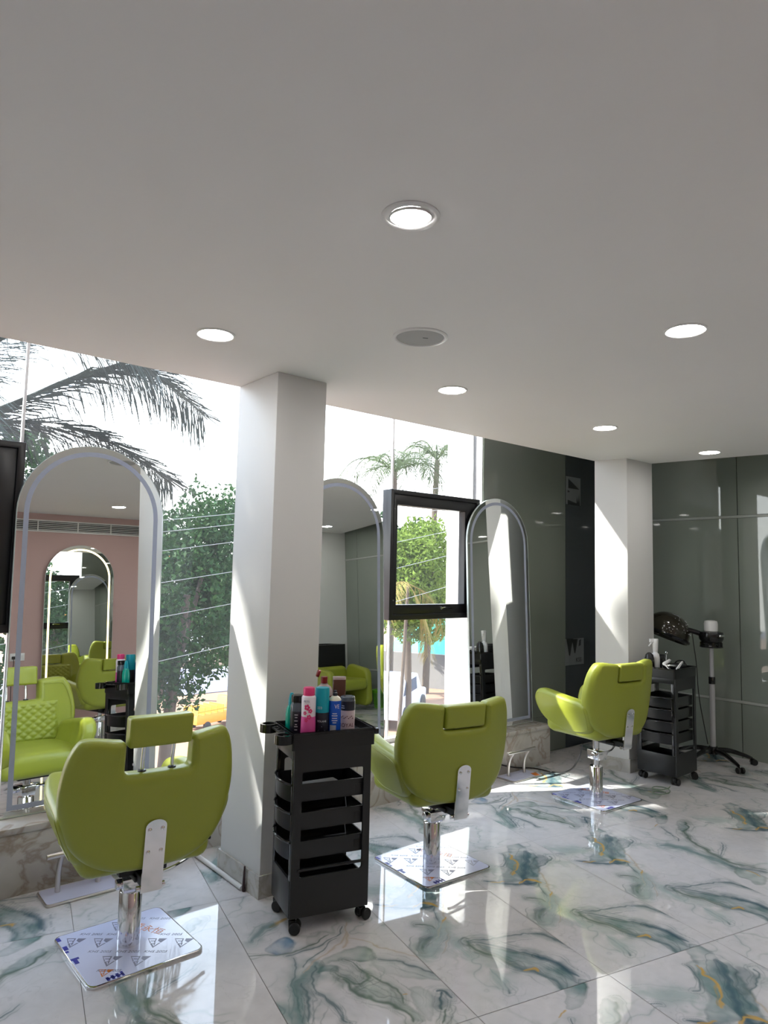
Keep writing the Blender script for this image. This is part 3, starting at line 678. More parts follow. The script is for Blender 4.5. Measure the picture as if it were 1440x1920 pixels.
def make_chair(loc, rz, lift, head_up, film=True, brz=0.0):
    t = empty('salon_chair', loc, rz); L = lift
    MB().prism(fillet([(-.245, -.245), (.245, -.245), (.245, .245), (-.245, .245)], 0.035), 0.0, 0.0125).build('base_plate', 'chrome', t, bevel=0.003).rotation_euler = (0, 0, brz - rz)
    if film: make_film(t).rotation_euler = (0, 0, brz - rz)
    MB().lathe([(0.049, 0.0125), (0.049, 0.235), (0.046, 0.24), (0.03, 0.24)], 32).build('cylinder', 'chrome', t)
    p = MB().lathe([(0.024, 0.238), (0.024, 0.375 + L)], 20).build('piston', 'chrome', t)
    MB().lathe([(0.034, 0.262 + L * 0.3), (0.034, 0.30 + L * 0.3), (0.03, 0.305 + L * 0.3)], 18).build('collar', 'black_metal', p)
    mech = MB().box((-0.10, -0.17, 0.365 + L), (0.10, 0.14, 0.40 + L)).box((-0.045, -0.20, 0.345 + L), (0.045, -0.05, 0.37 + L)).build('seat_mechanism', 'black_metal', t, bevel=0.006)
    MB().hexa([(-.048, -.06, .25 + L * .5), (.048, -.06, .25 + L * .5), (.04, .05, .25 + L * .5), (-.04, .05, .25 + L * .5), (-.055, -.07, .31 + L * .6), (.055, -.07, .31 + L * .6), (.045, .05, .31 + L * .6), (-.045, .05, .31 + L * .6)]).cyl((-0.075, -.03, .285 + L * .55), (-.045, -.03, .285 + L * .55), .022, n=16).cyl((.045, -.03, .285 + L * .55), (.085, -.03, .285 + L * .55), .016, n=16).build('valve_block', 'chrome', t, bevel=0.004)
    zl = 0.29 + L * 0.5
    lev = MB().tube([(0.06, -0.03, zl), (0.18, 0.0, zl), (0.31, 0.06, zl + 0.02), (0.35, 0.10, zl + 0.05), (0.33, 0.145, zl + 0.065), (0.22, 0.15, zl + 0.06)], 0.0075, 8, smooth=2).build('pump_lever', 'chrome', t)
    MB().tube([(0.25, 0.152, zl + 0.062), (0.36, 0.17, zl + 0.045), (0.43, 0.19, zl + 0.03)], [0.004, 0.009], 8, smooth=1).build('lever_tip', 'rubber', lev)
    # seat
    so_ = fillet([(-0.27, -0.24), (0.27, -0.24), (0.28, 0.20), (0.22, 0.30), (-0.22, 0.30), (-0.28, 0.20)], [0.06, 0.06, 0.08, 0.09, 0.09, 0.08], 6)
    bm = puff(so_, 0.15, 0.05, lambda a, b, c: (a, b, 0.475 + L + c - 0.10 * max(0, b - 0.12) ** 1.0 * (1 if c > 0 else 0.3) + 0.012 * (1 - (a / 0.28) ** 2) * (1 if c > 0 else 0)), [(0, lin(-.22, .22, 7)), (1, lin(-.18, .26, 8))])
    from_bm('seat', bm, 'lime_leather', t)
    # arms
    ao = crom([(-0.212, 0.53), (-0.19, 0.462), (-0.10, 0.428), (0.05, 0.418), (0.19, 0.440), (0.30, 0.495), (0.352, 0.575), (0.352, 0.655), (0.305, 0.708), (0.20, 0.716), (0.0, 0.695), (-0.17, 0.672), (-0.215, 0.62)], 4, True)
    for s in (-1, 1):
        bm = puff(ao, 0.105, 0.032, lambda a, b, c, s=s: (s * (0.31 + c * (1.0 - 0.25 * max(0, a)) - 0.62 * max(0, 0.64 - b) ** 1.25 - 0.35 * max(0, a - 0.08) ** 1.4), a, b + L), [(0, lin(-.2, .3, 8)), (1, lin(.46, .68, 6))])
        ar = from_bm('arm', bm, 'lime_leather', t)
        # piping seam round the outer face of the arm
        ring = inset(ao, 0.028); pts = []
        for a, b in ring + ring[:1]:
            c = 0.0525
            pts.append((s * (0.31 + c * (1.0 - 0.25 * max(0, a)) - 0.62 * max(0, 0.64 - b) ** 1.25 - 0.35 * max(0, a - 0.08) ** 1.4), a, b + L))
        MB().tube(pts, 0.0022, 5).build('seam', 'lime_leather', ar)
    # back
    half = crom([(0.0, 0.418), (0.12, 0.424), (0.225, 0.456), (0.303, 0.524), (0.343, 0.61), (0.361, 0.71), (0.356, 0.80), (0.338, 0.88), (0.308, 0.938), (0.280, 0.956), (0.238, 0.959)], 4)
    notch = fillet([(0.20, 0.957), (0.136, 0.952), (0.136, 0.822), (-0.136, 0.822), (-0.136, 0.952), (-0.20, 0.957)], [0, 0.022, 0.016, 0.016, 0.022, 0], 4)
    bo = half + notch + [(-x, z) for x, z in reversed(half[1:])]
    bm = puff(bo, 0.105, 0.034, lambda a, b, c: (a, back_y(a, b) + c * (1 - 0.25 * (abs(a) / 0.36) ** 2), b + L + 0.014 * (abs(a) / 0.3) ** 2 * min(1, max(0, (b - 0.72) / 0.22))), [(0, lin(-.32, .32, 15)), (1, lin(.48, .93, 12))])
    bk = from_bm('backrest', bm, 'lime_leather', t)
    ring = inset(bo, 0.03)
    sm = MB()
    sm.tube([(a, back_y(a, b) + 0.050, b + L) for a, b in ring + ring[:1]], 0.002, 5)
    sm.build('seam', 'lime_leather', bk)
    # quilted pad on the sitting side
    qv, qf = [], []; nx, nz = 60, 40
    for i in range(nx):
        for j in range(nz):
            x = -0.25 + 0.5 * i / (nx - 1); z = 0.545 + 0.265 * j / (nz - 1)
            u_, v_ = (x * 1.0 + z * 1.25) / 0.062, (x * 1.0 - z * 1.25) / 0.062
            g = min(abs(u_ - round(u_)), abs(v_ - round(v_)))
            e = min(1, min(i, nx - 1 - i, j, nz - 1 - j) / 3)
            qv.append((x, back_y(x, z) + 0.048 + e * (0.010 + 0.008 * min(1, g / 0.22)), z + L))
    for i in range(nx - 1):
        for j in range(nz - 1): qf.append((i * nz + j, (i + 1) * nz + j, (i + 1) * nz + j + 1, i * nz + j + 1))
    MB().add(qv, qf).build('quilted_pad', 'lime_leather', bk, ang=180, recalc=False)
    # headrest
    hz = (0.99 if head_up else 0.892) + L; hy = back_y(0, hz - L)
    ho = fillet([(-.129, -.064), (.129, -.064), (.131, .060), (-.131, .060)], 0.012, 4)
    bm = puff(ho, 0.088 if not head_up else 0.075, 0.013, lambda a, b, c: (a, hy + c + 0.3 * a * a - 0.12 * b, hz + b), [(0, lin(-.1, .1, 5))], 3)
    h = from_bm('headrest', bm, 'lime_leather', t)
    for s in (-1, 1):
        x = s * 0.062; y0 = back_y(x, 0.82)
        if head_up: MB().tube([(x, y0, 0.80 + L), (x, y0 - 0.003, 0.86 + L), (x, hy, hz - 0.04)], 0.0075, 10).build('post', 'chrome', h)
        MB().lathe([(0.018, 0.0), (0.016, 0.006), (0.008, 0.009)], 16, (x, y0, 0.8215 + L)).build('grommet', 'black_metal', bk)
    # bracket
    bw = 0.043; yb = lambda z: back_y(0, z) - 0.056
    pts = [(-bw, 0.335), (bw, 0.335)] + [(bw * math.cos(k * PI / 10), 0.600 + 0.030 * math.sin(k * PI / 10)) for k in range(11)]
    br = MB(); n = len(pts)
    br.add([(x, (yb(z) if z > 0.44 else yb(0.44) + (0.44 - z) * 0.10), z + L) for x, z in pts] + [(x, (yb(z) if z > 0.44 else yb(0.44) + (0.44 - z) * 0.10) - 0.006, z + L) for x, z in pts],
           [tuple(range(n)), tuple(range(2 * n - 1, n - 1, -1))] + [(i, (i + 1) % n, n + (i + 1) % n, n + i) for i in range(n)])
    b_ = br.build('bracket', 'chrome', t)
    for x in (-0.026, 0.026):
        for z in (0.50, 0.59): MB().lathe([(0.009, 0), (0.008, 0.004), (0.0, 0.006)], 12).build('bolt', 'chrome', b_, xf=T(x, yb(z) - 0.006, z + L, rx=PI / 2))
    MB().box((-0.035, yb(0.44) + 0.012, 0.345 + L), (0.035, -0.05, 0.385 + L)).build('bracket_arm', 'black_metal', b_, bevel=0.004)
    MB().cyl((-0.058, yb(0.44) + 0.02, 0.35 + L), (0.058, yb(0.44) + 0.02, 0.35 + L), 0.011, n=12).build('pivot_bolt', 'chrome', b_)
    return t
R_ = math.radians
tag(make_chair((1.215, 3.168, 0), R_(85 - 90), 0.0, True, brz=R_(1)), 'lime green salon chair with raised headrest, nearest the left mirror', 'chair', 'lime salon chairs')
tag(make_chair((2.895, 3.005, 0), R_(79 - 90), 0.0, False, brz=R_(-3)), 'lime green salon chair just right of the trolley with bottles', 'chair', 'lime salon chairs')
tag(make_chair((4.735, 3.135, 0), R_(84 - 90), 0.085, False, brz=R_(-3)), 'lime green salon chair in sunlight, before the right-hand column', 'chair', 'lime salon chairs')
tag(make_chair((2.72, -0.10, 0), R_(262 - 90), 0.0, False, False), 'lime green salon chair seen from behind in the left mirror, facing the pink wall', 'chair', 'lime salon chairs')

# ---------------------------------------------------------------- footrests on the floor
def footrest(cx, cy, lab):
    t = empty('footrest', (cx, cy, 0))
    MB().prism(fillet([(-.185, -.10), (.185, -.10), (.185, .095), (-.185, .095)], 0.02), 0, 0.012).build('plate', 'brushed_steel', t, bevel=0.003)
    MB().prism(fillet([(-.178, -.092), (.178, -.092), (.178, .088), (-.178, .088)], 0.02), 0.012, 0.0132).build('protective_film', 'film', t)
    for x in (-0.10, 0.10): MB().tube([(x, 0.03, 0.012), (x, 0.035, 0.08), (x, 0.02, 0.15), (x, -0.02, 0.21)], 0.013, 10, smooth=2).build('post', 'brushed_steel', t)
    MB().cyl((-0.175, -0.022, 0.213), (0.175, -0.022, 0.213), 0.014, n=14).build('foot_bar', 'brushed_steel', t, bevel=0.002)
    tag(t, lab, 'footrest', 'steel footrests by the plinth')
    return t
footrest(1.205, 3.835, 'steel T-shaped footrest against the plinth, left of the nearest chair')
f3 = footrest(4.70, 3.845, 'steel T-shaped footrest against the plinth below the right mirror')
MB().prism([(0.09, -.092), (0.15, -.092), (0.178, -.03), (0.12, -.02)], 0.0133, 0.0138).build('sticker', 'film_orange', f3)
# ---------------------------------------------------------------- trolleys
def caster(parent, x, y, z=0.07, rz=0.0):
    c = MB().cyl((0, 0, z + 0.012), (0, 0, z - 0.015), 0.007, n=10).hexa([(-.012, -.012, z - .05), (.03, -.012, z - .05), (.03, .012, z - .05), (-.012, .012, z - .05), (-.014, -.014, z - .012), (.02, -.014, z - .012), (.02, .014, z - .012), (-.014, .014, z - .012)]).build('caster', 'gloss_black', parent, bevel=0.003)
    c.location = (x, y, 0); c.rotation_euler = (0, 0, rz)
    for s in (-1, 1): MB().lathe([(0.0, -0.009), (0.024, -0.009), (0.0265, -0.005), (0.0265, 0.005), (0.024, 0.009), (0.0, 0.009)], 20).build('wheel', 'rubber', c, xf=T(0.016, s * 0.023, 0.0265, rx=PI / 2))
def make_trolley(loc, rz, L, W, H, ntray, rings):
    t = empty('salon_trolley', loc, rz); x0, x1, y0, y1 = -L / 2, L / 2, -W / 2, W / 2
    zb, zt = 0.07, H - 0.08
    for y, s in ((y0, -1), (y1, 1)):
        o = [(x0, zb), (x1, zb), (x1, zt), (x0, zt)]
        ins = fillet([(x0 + 0.042, 0.245), (x1 - 0.036, 0.245), (x1 - 0.036, zt - 0.10), (x0 + 0.042, zt - 0.10)], 0.012, 3)
        oo = []   # outer ring with as many points as the opening, so the two can be banded
        for a, b in ins:
            oo.append((x0 if a < 0 else x1, zb if b < (zb + zt) / 2 else zt))
        MB().band(oo, ins, y - 0.006, y + 0.006, lambda a, b, c: (a, c, b)).build('side_panel', 'black_plastic', t, ang=30)
        MB().box((x0 + 0.03, y - 0.008 * (1 if s < 0 else 0) - 0.002, 0.275), (x1 - 0.03, y + 0.008 * (1 if s > 0 else 0) + 0.002, 0.285)).build('side_ledge', 'black_plastic', t)
    MB().box((x0, y0, zb), (x1, y1, zb + 0.012)).build('bottom', 'black_plastic', t)
    MB().box((x0 - 0.003, y0 + 0.004, zb), (x0 + 0.010, y1 - 0.004, 0.235)).build('front_panel', 'black_plastic', t, bevel=0.003); MB().box((x0 - 0.003, y0 + 0.004, zt - 0.045), (x0 + 0.010, y1 - 0.004, zt)).build('front_header', 'black_plastic', t, bevel=0.003)
    for x in (x0 + 0.006,):
        for y in (y0 + 0.018, y1 - 0.018): MB().box((x - 0.008, y - 0.014, 0.23), (x + 0.008, y + 0.014, zt - 0.04)).build('front_post', 'gloss_black', t, bevel=0.003)
    MB().box((x1 - 0.010, y0 + 0.004, zb), (x1, y1 - 0.004, 0.20)).build('back_panel', 'black_plastic', t, bevel=0.003); MB().box((x1 - 0.010, y0 + 0.004, zt - 0.06), (x1, y1 - 0.004, zt)).build('back_header', 'black_plastic', t, bevel=0.003)
    # sliding trays
    zs = lin(0.325, zt - 0.235, ntray) if ntray > 1 else [0.4]
    for z in zs:
        ins = 0.016
        a0, a1, b0, b1 = x0 + 0.004, x1 - 0.02, y0 + ins, y1 - ins
        front = [(a0 - 0.030 * math.cos((k / 8 - 0.5) * PI) ** 0.8 if 0 < k < 8 else a0, b0 + (b1 - b0) * k / 8) for k in range(9)]
        outl = [(a1, b0)] + [(a1, b1)] + [(x, y) for x, y in reversed(front)]
        inn = inset(outl, 0.006)
        tr = MB().band(outl, inn, z, z + 0.075).prism(outl, z - 0.004, z + 0.002).build('drawer_tray', 'black_plastic', t, ang=30)
        lip = [(x - 0.006, y, z + 0.076) for x, y in front]
        MB().tube(lip, 0.006, 6).build('tray_lip', 'gloss_black', tr)
        for y in (b0, b1): MB().box((a1 - 0.05, y - 0.002, z + 0.015), (a1 - 0.02, y + 0.002, z + 0.05)).build('tray_slot', 'rubber', tr)
    # top tray
    zt2 = H
    outl = fillet([(x0 - 0.012, y0 - 0.006), (x1 + 0.02, y0 - 0.006), (x1 + 0.02, y1 + 0.006), (x0 - 0.012, y1 + 0.006)], 0.012, 3)
    inn = inset(outl, 0.012)
    tp = MB().band(outl, inn, zt, zt2).prism(inset(outl, 0.004), zt, zt2 - 0.035).build('top_tray', 'black_plastic', t, bevel=0)
    MB().band(inset(outl, -0.004), inset(outl, 0.010), zt2 - 0.012, zt2).build('tray_rim', 'gloss_black', tp, ang=30)
    if rings:
        for y in (y0 + 0.012, y1 - 0.012):
            MB().band([(x0 - 0.05 + 0.042 * math.cos(k * PI / 10), y + 0.042 * math.sin(k * PI / 10)) for k in range(20)], [(x0 - 0.05 + 0.030 * math.cos(k * PI / 10), y + 0.030 * math.sin(k * PI / 10)) for k in range(20)], zt2 - 0.045, zt2 - 0.004).build('dryer_ring', 'gloss_black', t, ang=30)
        st = MB(); st.box((x0 - 0.045, y0 + 0.03, zt2 - 0.022), (x0 - 0.012, y1 - 0.03, zt2 - 0.012)).build('tool_rack', 'black_plastic', t, bevel=0.003)
        for k in range(4):
            y = y0 + 0.075 + k * (W - 0.15) / 3
            MB().lathe([(0.007, 0), (0.011, 0.0), (0.011, 0.004), (0.007, 0.004), (0.007, 0)], 14, (x0 - 0.028, y, zt2 - 0.012)).build('tool_hole', 'gloss_black', t)
        for y in (y0 + 0.02, y1 - 0.02): MB().box((x1 + 0.02, y - 0.018, zt2 - 0.035), (x1 + 0.045, y + 0.018, zt2 - 0.006)).build('corner_handle', 'gloss_black', t, bevel=0.006)
    for x in (x0 + 0.02, x1 - 0.025):
        for y in (y0 + 0.02, y1 - 0.02): caster(t, x, y, zb, random.uniform(-1.2, 1.2))
    return t
TR1 = make_trolley((2.045, 2.908, 0), R_(-14.7), 0.39, 0.285, 0.90, 3, True)
tag(TR1, 'black plastic salon trolley carrying bottles, in front of the square column', 'trolley', 'black salon trolleys')
TR2 = make_trolley((5.705, 3.09, 0), R_(2), 0.362, 0.325, 0.93, 4, False)
tag(TR2, 'black salon trolley with tools and coiled cable, beside the right-hand column', 'trolley', 'black salon trolleys')

def loc_on(tr, lx, ly, z):
    a = tr.rotation_euler.z
    return (tr.location.x + lx * math.cos(a) - ly * math.sin(a), tr.location.y + lx * math.sin(a) + ly * math.cos(a), z)
ZT = 0.8655
def bottle(name, lx, ly, parts, lab, cat, rz=0.0, tr=TR1, z=ZT, grp='hair products on the trolley'):
    t = empty(name, loc_on(tr, lx, ly, z), rz)
    for nm, mt, prof in parts: MB().lathe(prof, 28).build(nm, mt, t, ang=35)
    tag(t, lab, cat, grp); return t
def wrap_text(t, body, size, r, z, mt, face, name='label_text', squeeze=1.0):
    x = text_mb(body, size, Matrix.Identity(4), 0.0003); out = MB()
    v = [((r + 0.0006 + p[2]) * math.cos(face + p[0] * squeeze / r), (r + 0.0006 + p[2]) * math.sin(face + p[0] * squeeze / r), z + p[1]) for p in x.v]
    return out.add(v, x.f).build(name, mt, t, smooth=False)
def bars(t, r, rows, face, mt='light_print'):
    m_ = MB(); r += 0.0005
    for z, wd in rows:
        m_.add([(r * math.cos(face + a), r * math.sin(face + a), zz) for zz in (z - 0.0018, z + 0.0018) for a in lin(-wd / 2, wd / 2, 6)], [(i, i + 1, i + 7, i + 6) for i in range(5)])
    return m_.build('label_lines', mt, t, recalc=False)
mat('pink_cap', srgb(214, 50, 110), 0.35, var=0.03); mat('talc_white', srgb(225, 214, 220), 0.4, var=0.03); mat('pink_body', srgb(214, 80, 150), 0.4, var=0.12, scale=12)
mat('teal_plastic', srgb(0, 150, 165), 0.3, var=0.03); mat('teal_clear', srgb(0, 160, 140), 0.2, var=0.15, scale=40); mat('dark_label', srgb(34, 34, 46), 0.35, var=0.1, scale=30)
mat('blue_can', srgb(24, 84, 190), 0.25, var=0.05, scale=20); mat('grey_print', srgb(170, 175, 190), 0.4, var=0.05); mat('cream', srgb(226, 222, 200), 0.3, var=0.03)
mat('amber', srgb(110, 36, 26), 0.12, var=0.2, scale=20); mat('clear_plastic', srgb(190, 170, 165), 0.1, var=0.05, alpha=1); mat('brown_bottle', srgb(92, 58, 46), 0.25, var=0.1); mat('red_cap', srgb(130, 20, 24), 0.3, var=0.1)
mat('jar_grey', srgb(90, 96, 104), 0.15, var=0.1); mat('jar_pink', srgb(216, 196, 200), 0.35, var=0.06, scale=30); mat('ink_red', srgb(90, 22, 30), 0.4, var=0.05); mat('light_print', srgb(205, 205, 210), 0.4, var=0.05)
CAMDIR = lambda o: math.atan2(-o.location.y, -o.location.x)
b = bottle('talc_bottle', -0.113, -0.088, [('body', 'pink_body', [(0.0, 0), (0.034, 0), (0.036, 0.004), (0.0355, 0.07), (0.034, 0.10)]), ('upper_body', 'talc_white', [(0.034, 0.10), (0.0345, 0.188), (0.030, 0.196), (0.026, 0.198)]), ('cap', 'pink_cap', [(0.0275, 0.197), (0.0275, 0.230), (0.024, 0.235), (0, 0.235)])], 'white and pink talc bottle with pink cap on the trolley', 'bottle')
fd = CAMDIR(b)
fl = MB()
for (a, z, s) in ((-0.2, 0.145, 0.016), (0.25, 0.128, 0.012), (-0.5, 0.118, 0.010), (0.1, 0.100, 0.013), (-0.3, 0.085, 0.010)):
    for k in range(5):
        an = k * 2 * PI / 5; r = 0.0356
        p = []
        for q in range(6):
            e = q * PI / 3; dx, dz = math.cos(an) * s * 0.55 + math.cos(e) * s * 0.4, math.sin(an) * s * 0.55 + math.sin(e) * s * 0.4
            p.append((r * math.cos(fd + a + dx / r), r * math.sin(fd + a + dx / r), z + dz))
        fl.add(p, [tuple(range(6))])
fl.build('petal_print', 'pink_cap', b, smooth=False, recalc=False)
wrap_text(b, 'PETS', 0.014, 0.0345, 0.172, 'film_grey', fd - 0.3)
b = bottle('spray_can', -0.038, -0.072, [('body', 'dark_label', [(0, 0), (0.033, 0), (0.034, 0.003), (0.034, 0.112)]), ('cap', 'teal_plastic', [(0.0345, 0.112), (0.0345, 0.222), (0.032, 0.228), (0, 0.228)])], 'dark spray can with tall teal cap on the trolley', 'spray can')
wrap_text(b, '333', 0.017, 0.0345, 0.135, 'light_print', CAMDIR(b) - 0.35); wrap_text(b, 'TOLANE', 0.012, 0.034, 0.072, 'light_print', CAMDIR(b))
sp = MB(); r = 0.0346; sp.add([(r * math.cos(CAMDIR(b) + dx / r), r * math.sin(CAMDIR(b) + dx / r), z) for dx, z in ((-0.022, 0.012), (0.022, 0.012), (0.018, 0.028), (0, 0.05), (-0.018, 0.028))], [(0, 1, 2, 3, 4)]).build('label_mark', 'grey_print', b, smooth=False, recalc=False)
b = bottle('hairspray_can', 0.026, -0.078, [('body', 'blue_can', [(0, 0), (0.030, 0), (0.031, 0.003), (0.031, 0.165)]), ('shoulder', 'cream', [(0.031, 0.165), (0.029, 0.172), (0.020, 0.182), (0.012, 0.186)]), ('nozzle', 'dark_label', [(0.011, 0.186), (0.011, 0.200), (0.007, 0.203), (0.007, 0.212), (0, 0.212)])], 'blue aerosol can without cap on the trolley', 'spray can')
fd = CAMDIR(b); wrap_text(b, 'VE', 0.028, 0.031, 0.138, 'light_print', fd + 0.35, squeeze=0.8); bars(b, 0.031, ((0.105, 0.7), (0.095, 0.9), (0.083, 0.8), (0.072, 0.9), (0.062, 0.6)), fd)
r = 0.0316; MB().add([(r * math.cos(fd + a), r * math.sin(fd + a), z) for z in (0.012, 0.05) for a in lin(-0.75, 0.25, 6)], [(i, i + 1, i + 7, i + 6) for i in range(5)]).build('label_mark', 'grey_print', b, recalc=False)
b = bottle('gel_jar', -0.147, -0.022, [('body', 'dark_label', [(0, 0), (0.032, 0), (0.034, 0.004), (0.034, 0.115)]), ('neck', 'jar_grey', [(0.034, 0.115), (0.034, 0.14), (0.028, 0.155), (0.026, 0.16)]), ('lid', 'gloss_black', [(0.031, 0.158), (0.031, 0.186), (0.028, 0.19), (0, 0.19)])], 'dark jar with black lid, behind the talc bottle on the trolley', 'jar')
bars(b, 0.034, ((0.10, 0.5), (0.088, 0.35), (0.072, 0.5), (0.055, 0.3), (0.045, 0.5), (0.03, 0.4)), CAMDIR(b) - 0.15)
b = bottle('serum_bottle', -0.156, 0.045, [('body', 'teal_clear', [(0, 0), (0.026, 0), (0.028, 0.004), (0.028, 0.09), (0.024, 0.115), (0.017, 0.13), (0.015, 0.133)]), ('nozzle_cap', 'teal_plastic', [(0.0165, 0.133), (0.015, 0.16), (0.010, 0.185), (0.006, 0.19), (0, 0.19)])], 'teal serum bottle with pointed cap, leftmost on the trolley', 'bottle')
b = bottle('cream_jar', 0.114, -0.025, [('body', 'jar_pink', [(0, 0), (0.037, 0), (0.038, 0.004), (0.038, 0.105)]), ('lid', 'dark_label', [(0.0385, 0.105), (0.0385, 0.150), (0.036, 0.153)]), ('lid_top', 'jar_grey', [(0.036, 0.152), (0.037, 0.155), (0.036, 0.168), (0.032, 0.172), (0, 0.172)])], 'pale pink cream jar with dark lid, rightmost on the trolley', 'jar')
wrap_text(b, 'ROYAL', 0.026, 0.038, 0.034, 'ink_red', CAMDIR(b) - 0.1); bars(b, 0.0385, ((0.128, 0.4), (0.118, 0.5)), CAMDIR(b) - 0.6)
dots = MB()
for k in range(9): a = CAMDIR(b) - 0.8 + k * 0.2; dots.lathe([(0.004, 0), (0.002, 0.003), (0, 0.003)], 8, (0.0378 * math.cos(a), 0.0378 * math.sin(a), 0.072 + 0.006 * math.sin(k * 2.1)))
dots.build('label_mark', 'ink_red', b)
t = empty('oil_bottle', loc_on(TR1, 0.020, 0.066, ZT), R_(-30))
MB().prism(fillet([(-.046, -.024), (.046, -.024), (.046, .024), (-.046, .024)], 0.016, 4), 0, 0.165).build('body', 'amber', t, ang=35)
MB().lathe([(0.046, 0.165), (0.044, 0.19), (0.036, 0.208), (0.019, 0.220), (0.019, 0.226)], 24, sy=0.6).build('shoulder', 'clear_plastic', t)
MB().box((-0.034, -0.0246, 0.08), (0.034, -0.0238, 0.155)).build('label', mat('red_label', srgb(170, 60, 66), 0.4, var=0.06).name, t)
MB().lathe([(0.017, 0.226), (0.017, 0.258), (0, 0.258)], 18).build('neck_cap', 'red_cap', t)
lid = MB().lathe([(0.019, 0), (0.019, 0.012), (0.015, 0.016), (0, 0.016)], 18).build('flip_lid', 'red_cap', t, xf=T(-0.024, 0, 0.272, ry=R_(-70)))
tag(t, 'amber oil bottle with open red flip lid, tallest at the back of the trolley', 'bottle', 'hair products on the trolley')
t = empty('shampoo_bottle', loc_on(TR1, 0.108, 0.080, ZT), R_(-30))
MB().prism(fillet([(-.033, -.022), (.033, -.022), (.033, .022), (-.033, .022)], 0.010, 4), 0, 0.24).build('body', 'brown_bottle', t, bevel=0)
MB().prism(fillet([(-.033, -.022), (.033, -.022), (.033, .022), (-.033, .022)], 0.010, 4), 0.24, 0.252).build('cap', 'clear_plastic', t)
tag(t, 'brown flat bottle standing beside the amber oil bottle', 'bottle', 'hair products on the trolley')
# boxes and clips in the trays of the near trolley
zt1 = 0.90 - 0.08 - 0.235
t = empty('carton', loc_on(TR1, -0.045, -0.03, zt1 + 0.0025), R_(-8)); MB().box((-0.11, -0.028, 0), (0.11, 0.028, 0.05)).build('box', 'light_print', t, bevel=0.003); MB().box((-0.06, -0.0285, 0.012), (0.09, -0.0278, 0.04)).build('print_band', 'film_grey', t)
MB().box((-0.1105, -0.02, 0.01), (-0.1095, 0.02, 0.04)).build('end_print', 'film_grey', t)
tag(t, 'silver grey carton lying in the upper tray of the near trolley', 'box')
cl = MB()
for k in range(9):
    x, y = random.uniform(-0.05, 0.03), random.uniform(-0.05, 0.05); cl.tube([(x, y, 0.006), (x + 0.02, y + 0.006, 0.02), (x + 0.03, y - 0.01, 0.008)], 0.004, 5)
cl = cl.build('hair_clips', 'gloss_black', None); cl.location = loc_on(TR1, -0.06, -0.04, 0.3285); cl['kind'] = 'stuff'
tag(cl, 'tangle of black hair clips in the lower tray of the near trolley', 'hair clips')

# ---------------------------------------------------------------- tools on the far trolley
Z2 = 0.8955
t = empty('trigger_sprayer', loc_on(TR2, -0.035, 0.075, Z2), R_(150))
MB().lathe([(0, 0), (0.034, 0), (0.036, 0.004), (0.036, 0.10), (0.030, 0.125), (0.018, 0.14), (0.017, 0.15)], 24).build('bottle_body', 'white_plastic', t)
MB().lathe([(0.020, 0.145), (0.024, 0.20), (0.026, 0.25), (0.024, 0.256), (0, 0.256)], 20).box((0.0, -0.012, 0.225), (0.05, 0.012, 0.255)).build('spray_head', 'white_plastic', t, bevel=0.002)
MB().tube([(0.03, 0, 0.235), (0.045, 0, 0.21), (0.06, 0, 0.195)], 0.006, 6).build('trigger', 'white_plastic', t)
tag(t, 'white trigger spray bottle standing on the far trolley', 'spray bottle')
t = empty('hair_dryer', loc_on(TR2, -0.115, 0.088, Z2), R_(30))
MB().lathe([(0, 0), (0.038, 0.0), (0.042, 0.03), (0.040, 0.09), (0.032, 0.125), (0.015, 0.142), (0, 0.145)], 26).build('shell', 'gloss_black', t)
MB().box((-0.05, -0.02, 0.0), (-0.02, 0.02, 0.05)).build('handle', 'black_plastic', t, bevel=0.006)
tag(t, 'glossy black hair dryer dome peeping over the sunlit chair', 'hair dryer')
t = empty('clipper_case', loc_on(TR2, 0.075, 0.08, Z2), R_(20)); MB().box((-0.045, -0.03, 0), (0.045, 0.03, 0.115)).build('case', 'black_plastic', t, bevel=0.008); MB().box((-0.046, -0.031, 0.08), (0.046, 0.031, 0.084)).build('case_seam', 'gloss_black', t)
tag(t, 'upright black case on the far trolley behind the sprayer', 'case')
t = empty('brush_rack', loc_on(TR2, 0.11, -0.06, Z2), R_(5)); MB().box((-0.06, -0.05, 0), (0.05, 0.05, 0.05)).build('tray_body', 'black_plastic', t, bevel=0.006); MB().tube([(0.03, -0.04, 0.05), (0.05, -0.02, 0.075), (0.05, 0.03, 0.07), (0.03, 0.045, 0.05)], 0.006, 6, smooth=1).build('loop', 'gloss_black', t)
tag(t, 'low black tool box with a loop on the far trolley', 'tool box')
t = empty('mixing_bowl', loc_on(TR2, -0.115, -0.085, Z2), 0); MB().lathe([(0, 0), (0.035, 0.0), (0.052, 0.03), (0.056, 0.055), (0.054, 0.055), (0.048, 0.03), (0.03, 0.006), (0, 0.005)], 28).build('bowl', 'chrome', t)
tag(t, 'small steel bowl on the front edge of the far trolley', 'bowl')
t = empty('curling_tong', loc_on(TR2, -0.03, -0.04, Z2 + 0.05), R_(15))
MB().cyl((-0.16, 0, 0.02), (0.03, 0, 0.03), 0.014, n=14).build('grip', 'white_plastic', t, bevel=0.003); MB().cyl((0.03, 0, 0.03), (0.1, 0.01, 0.03), 0.009, n=12).build('barrel', 'chrome', t)
pts = [(-0.16, 0, 0.02)] + [(-0.10 + 0.085 * math.cos(a), -0.09 + 0.04 * math.sin(a * 0.9), -0.01 - 0.055 * math.sin(a)) for a in lin(2.6, -3.2, 16)]
MB().tube(pts, 0.0045, 6, smooth=1).build('cord', 'white_plastic', t)
tag(t, 'white curling tong with looping cord hanging off the far trolley', 'curling tong')
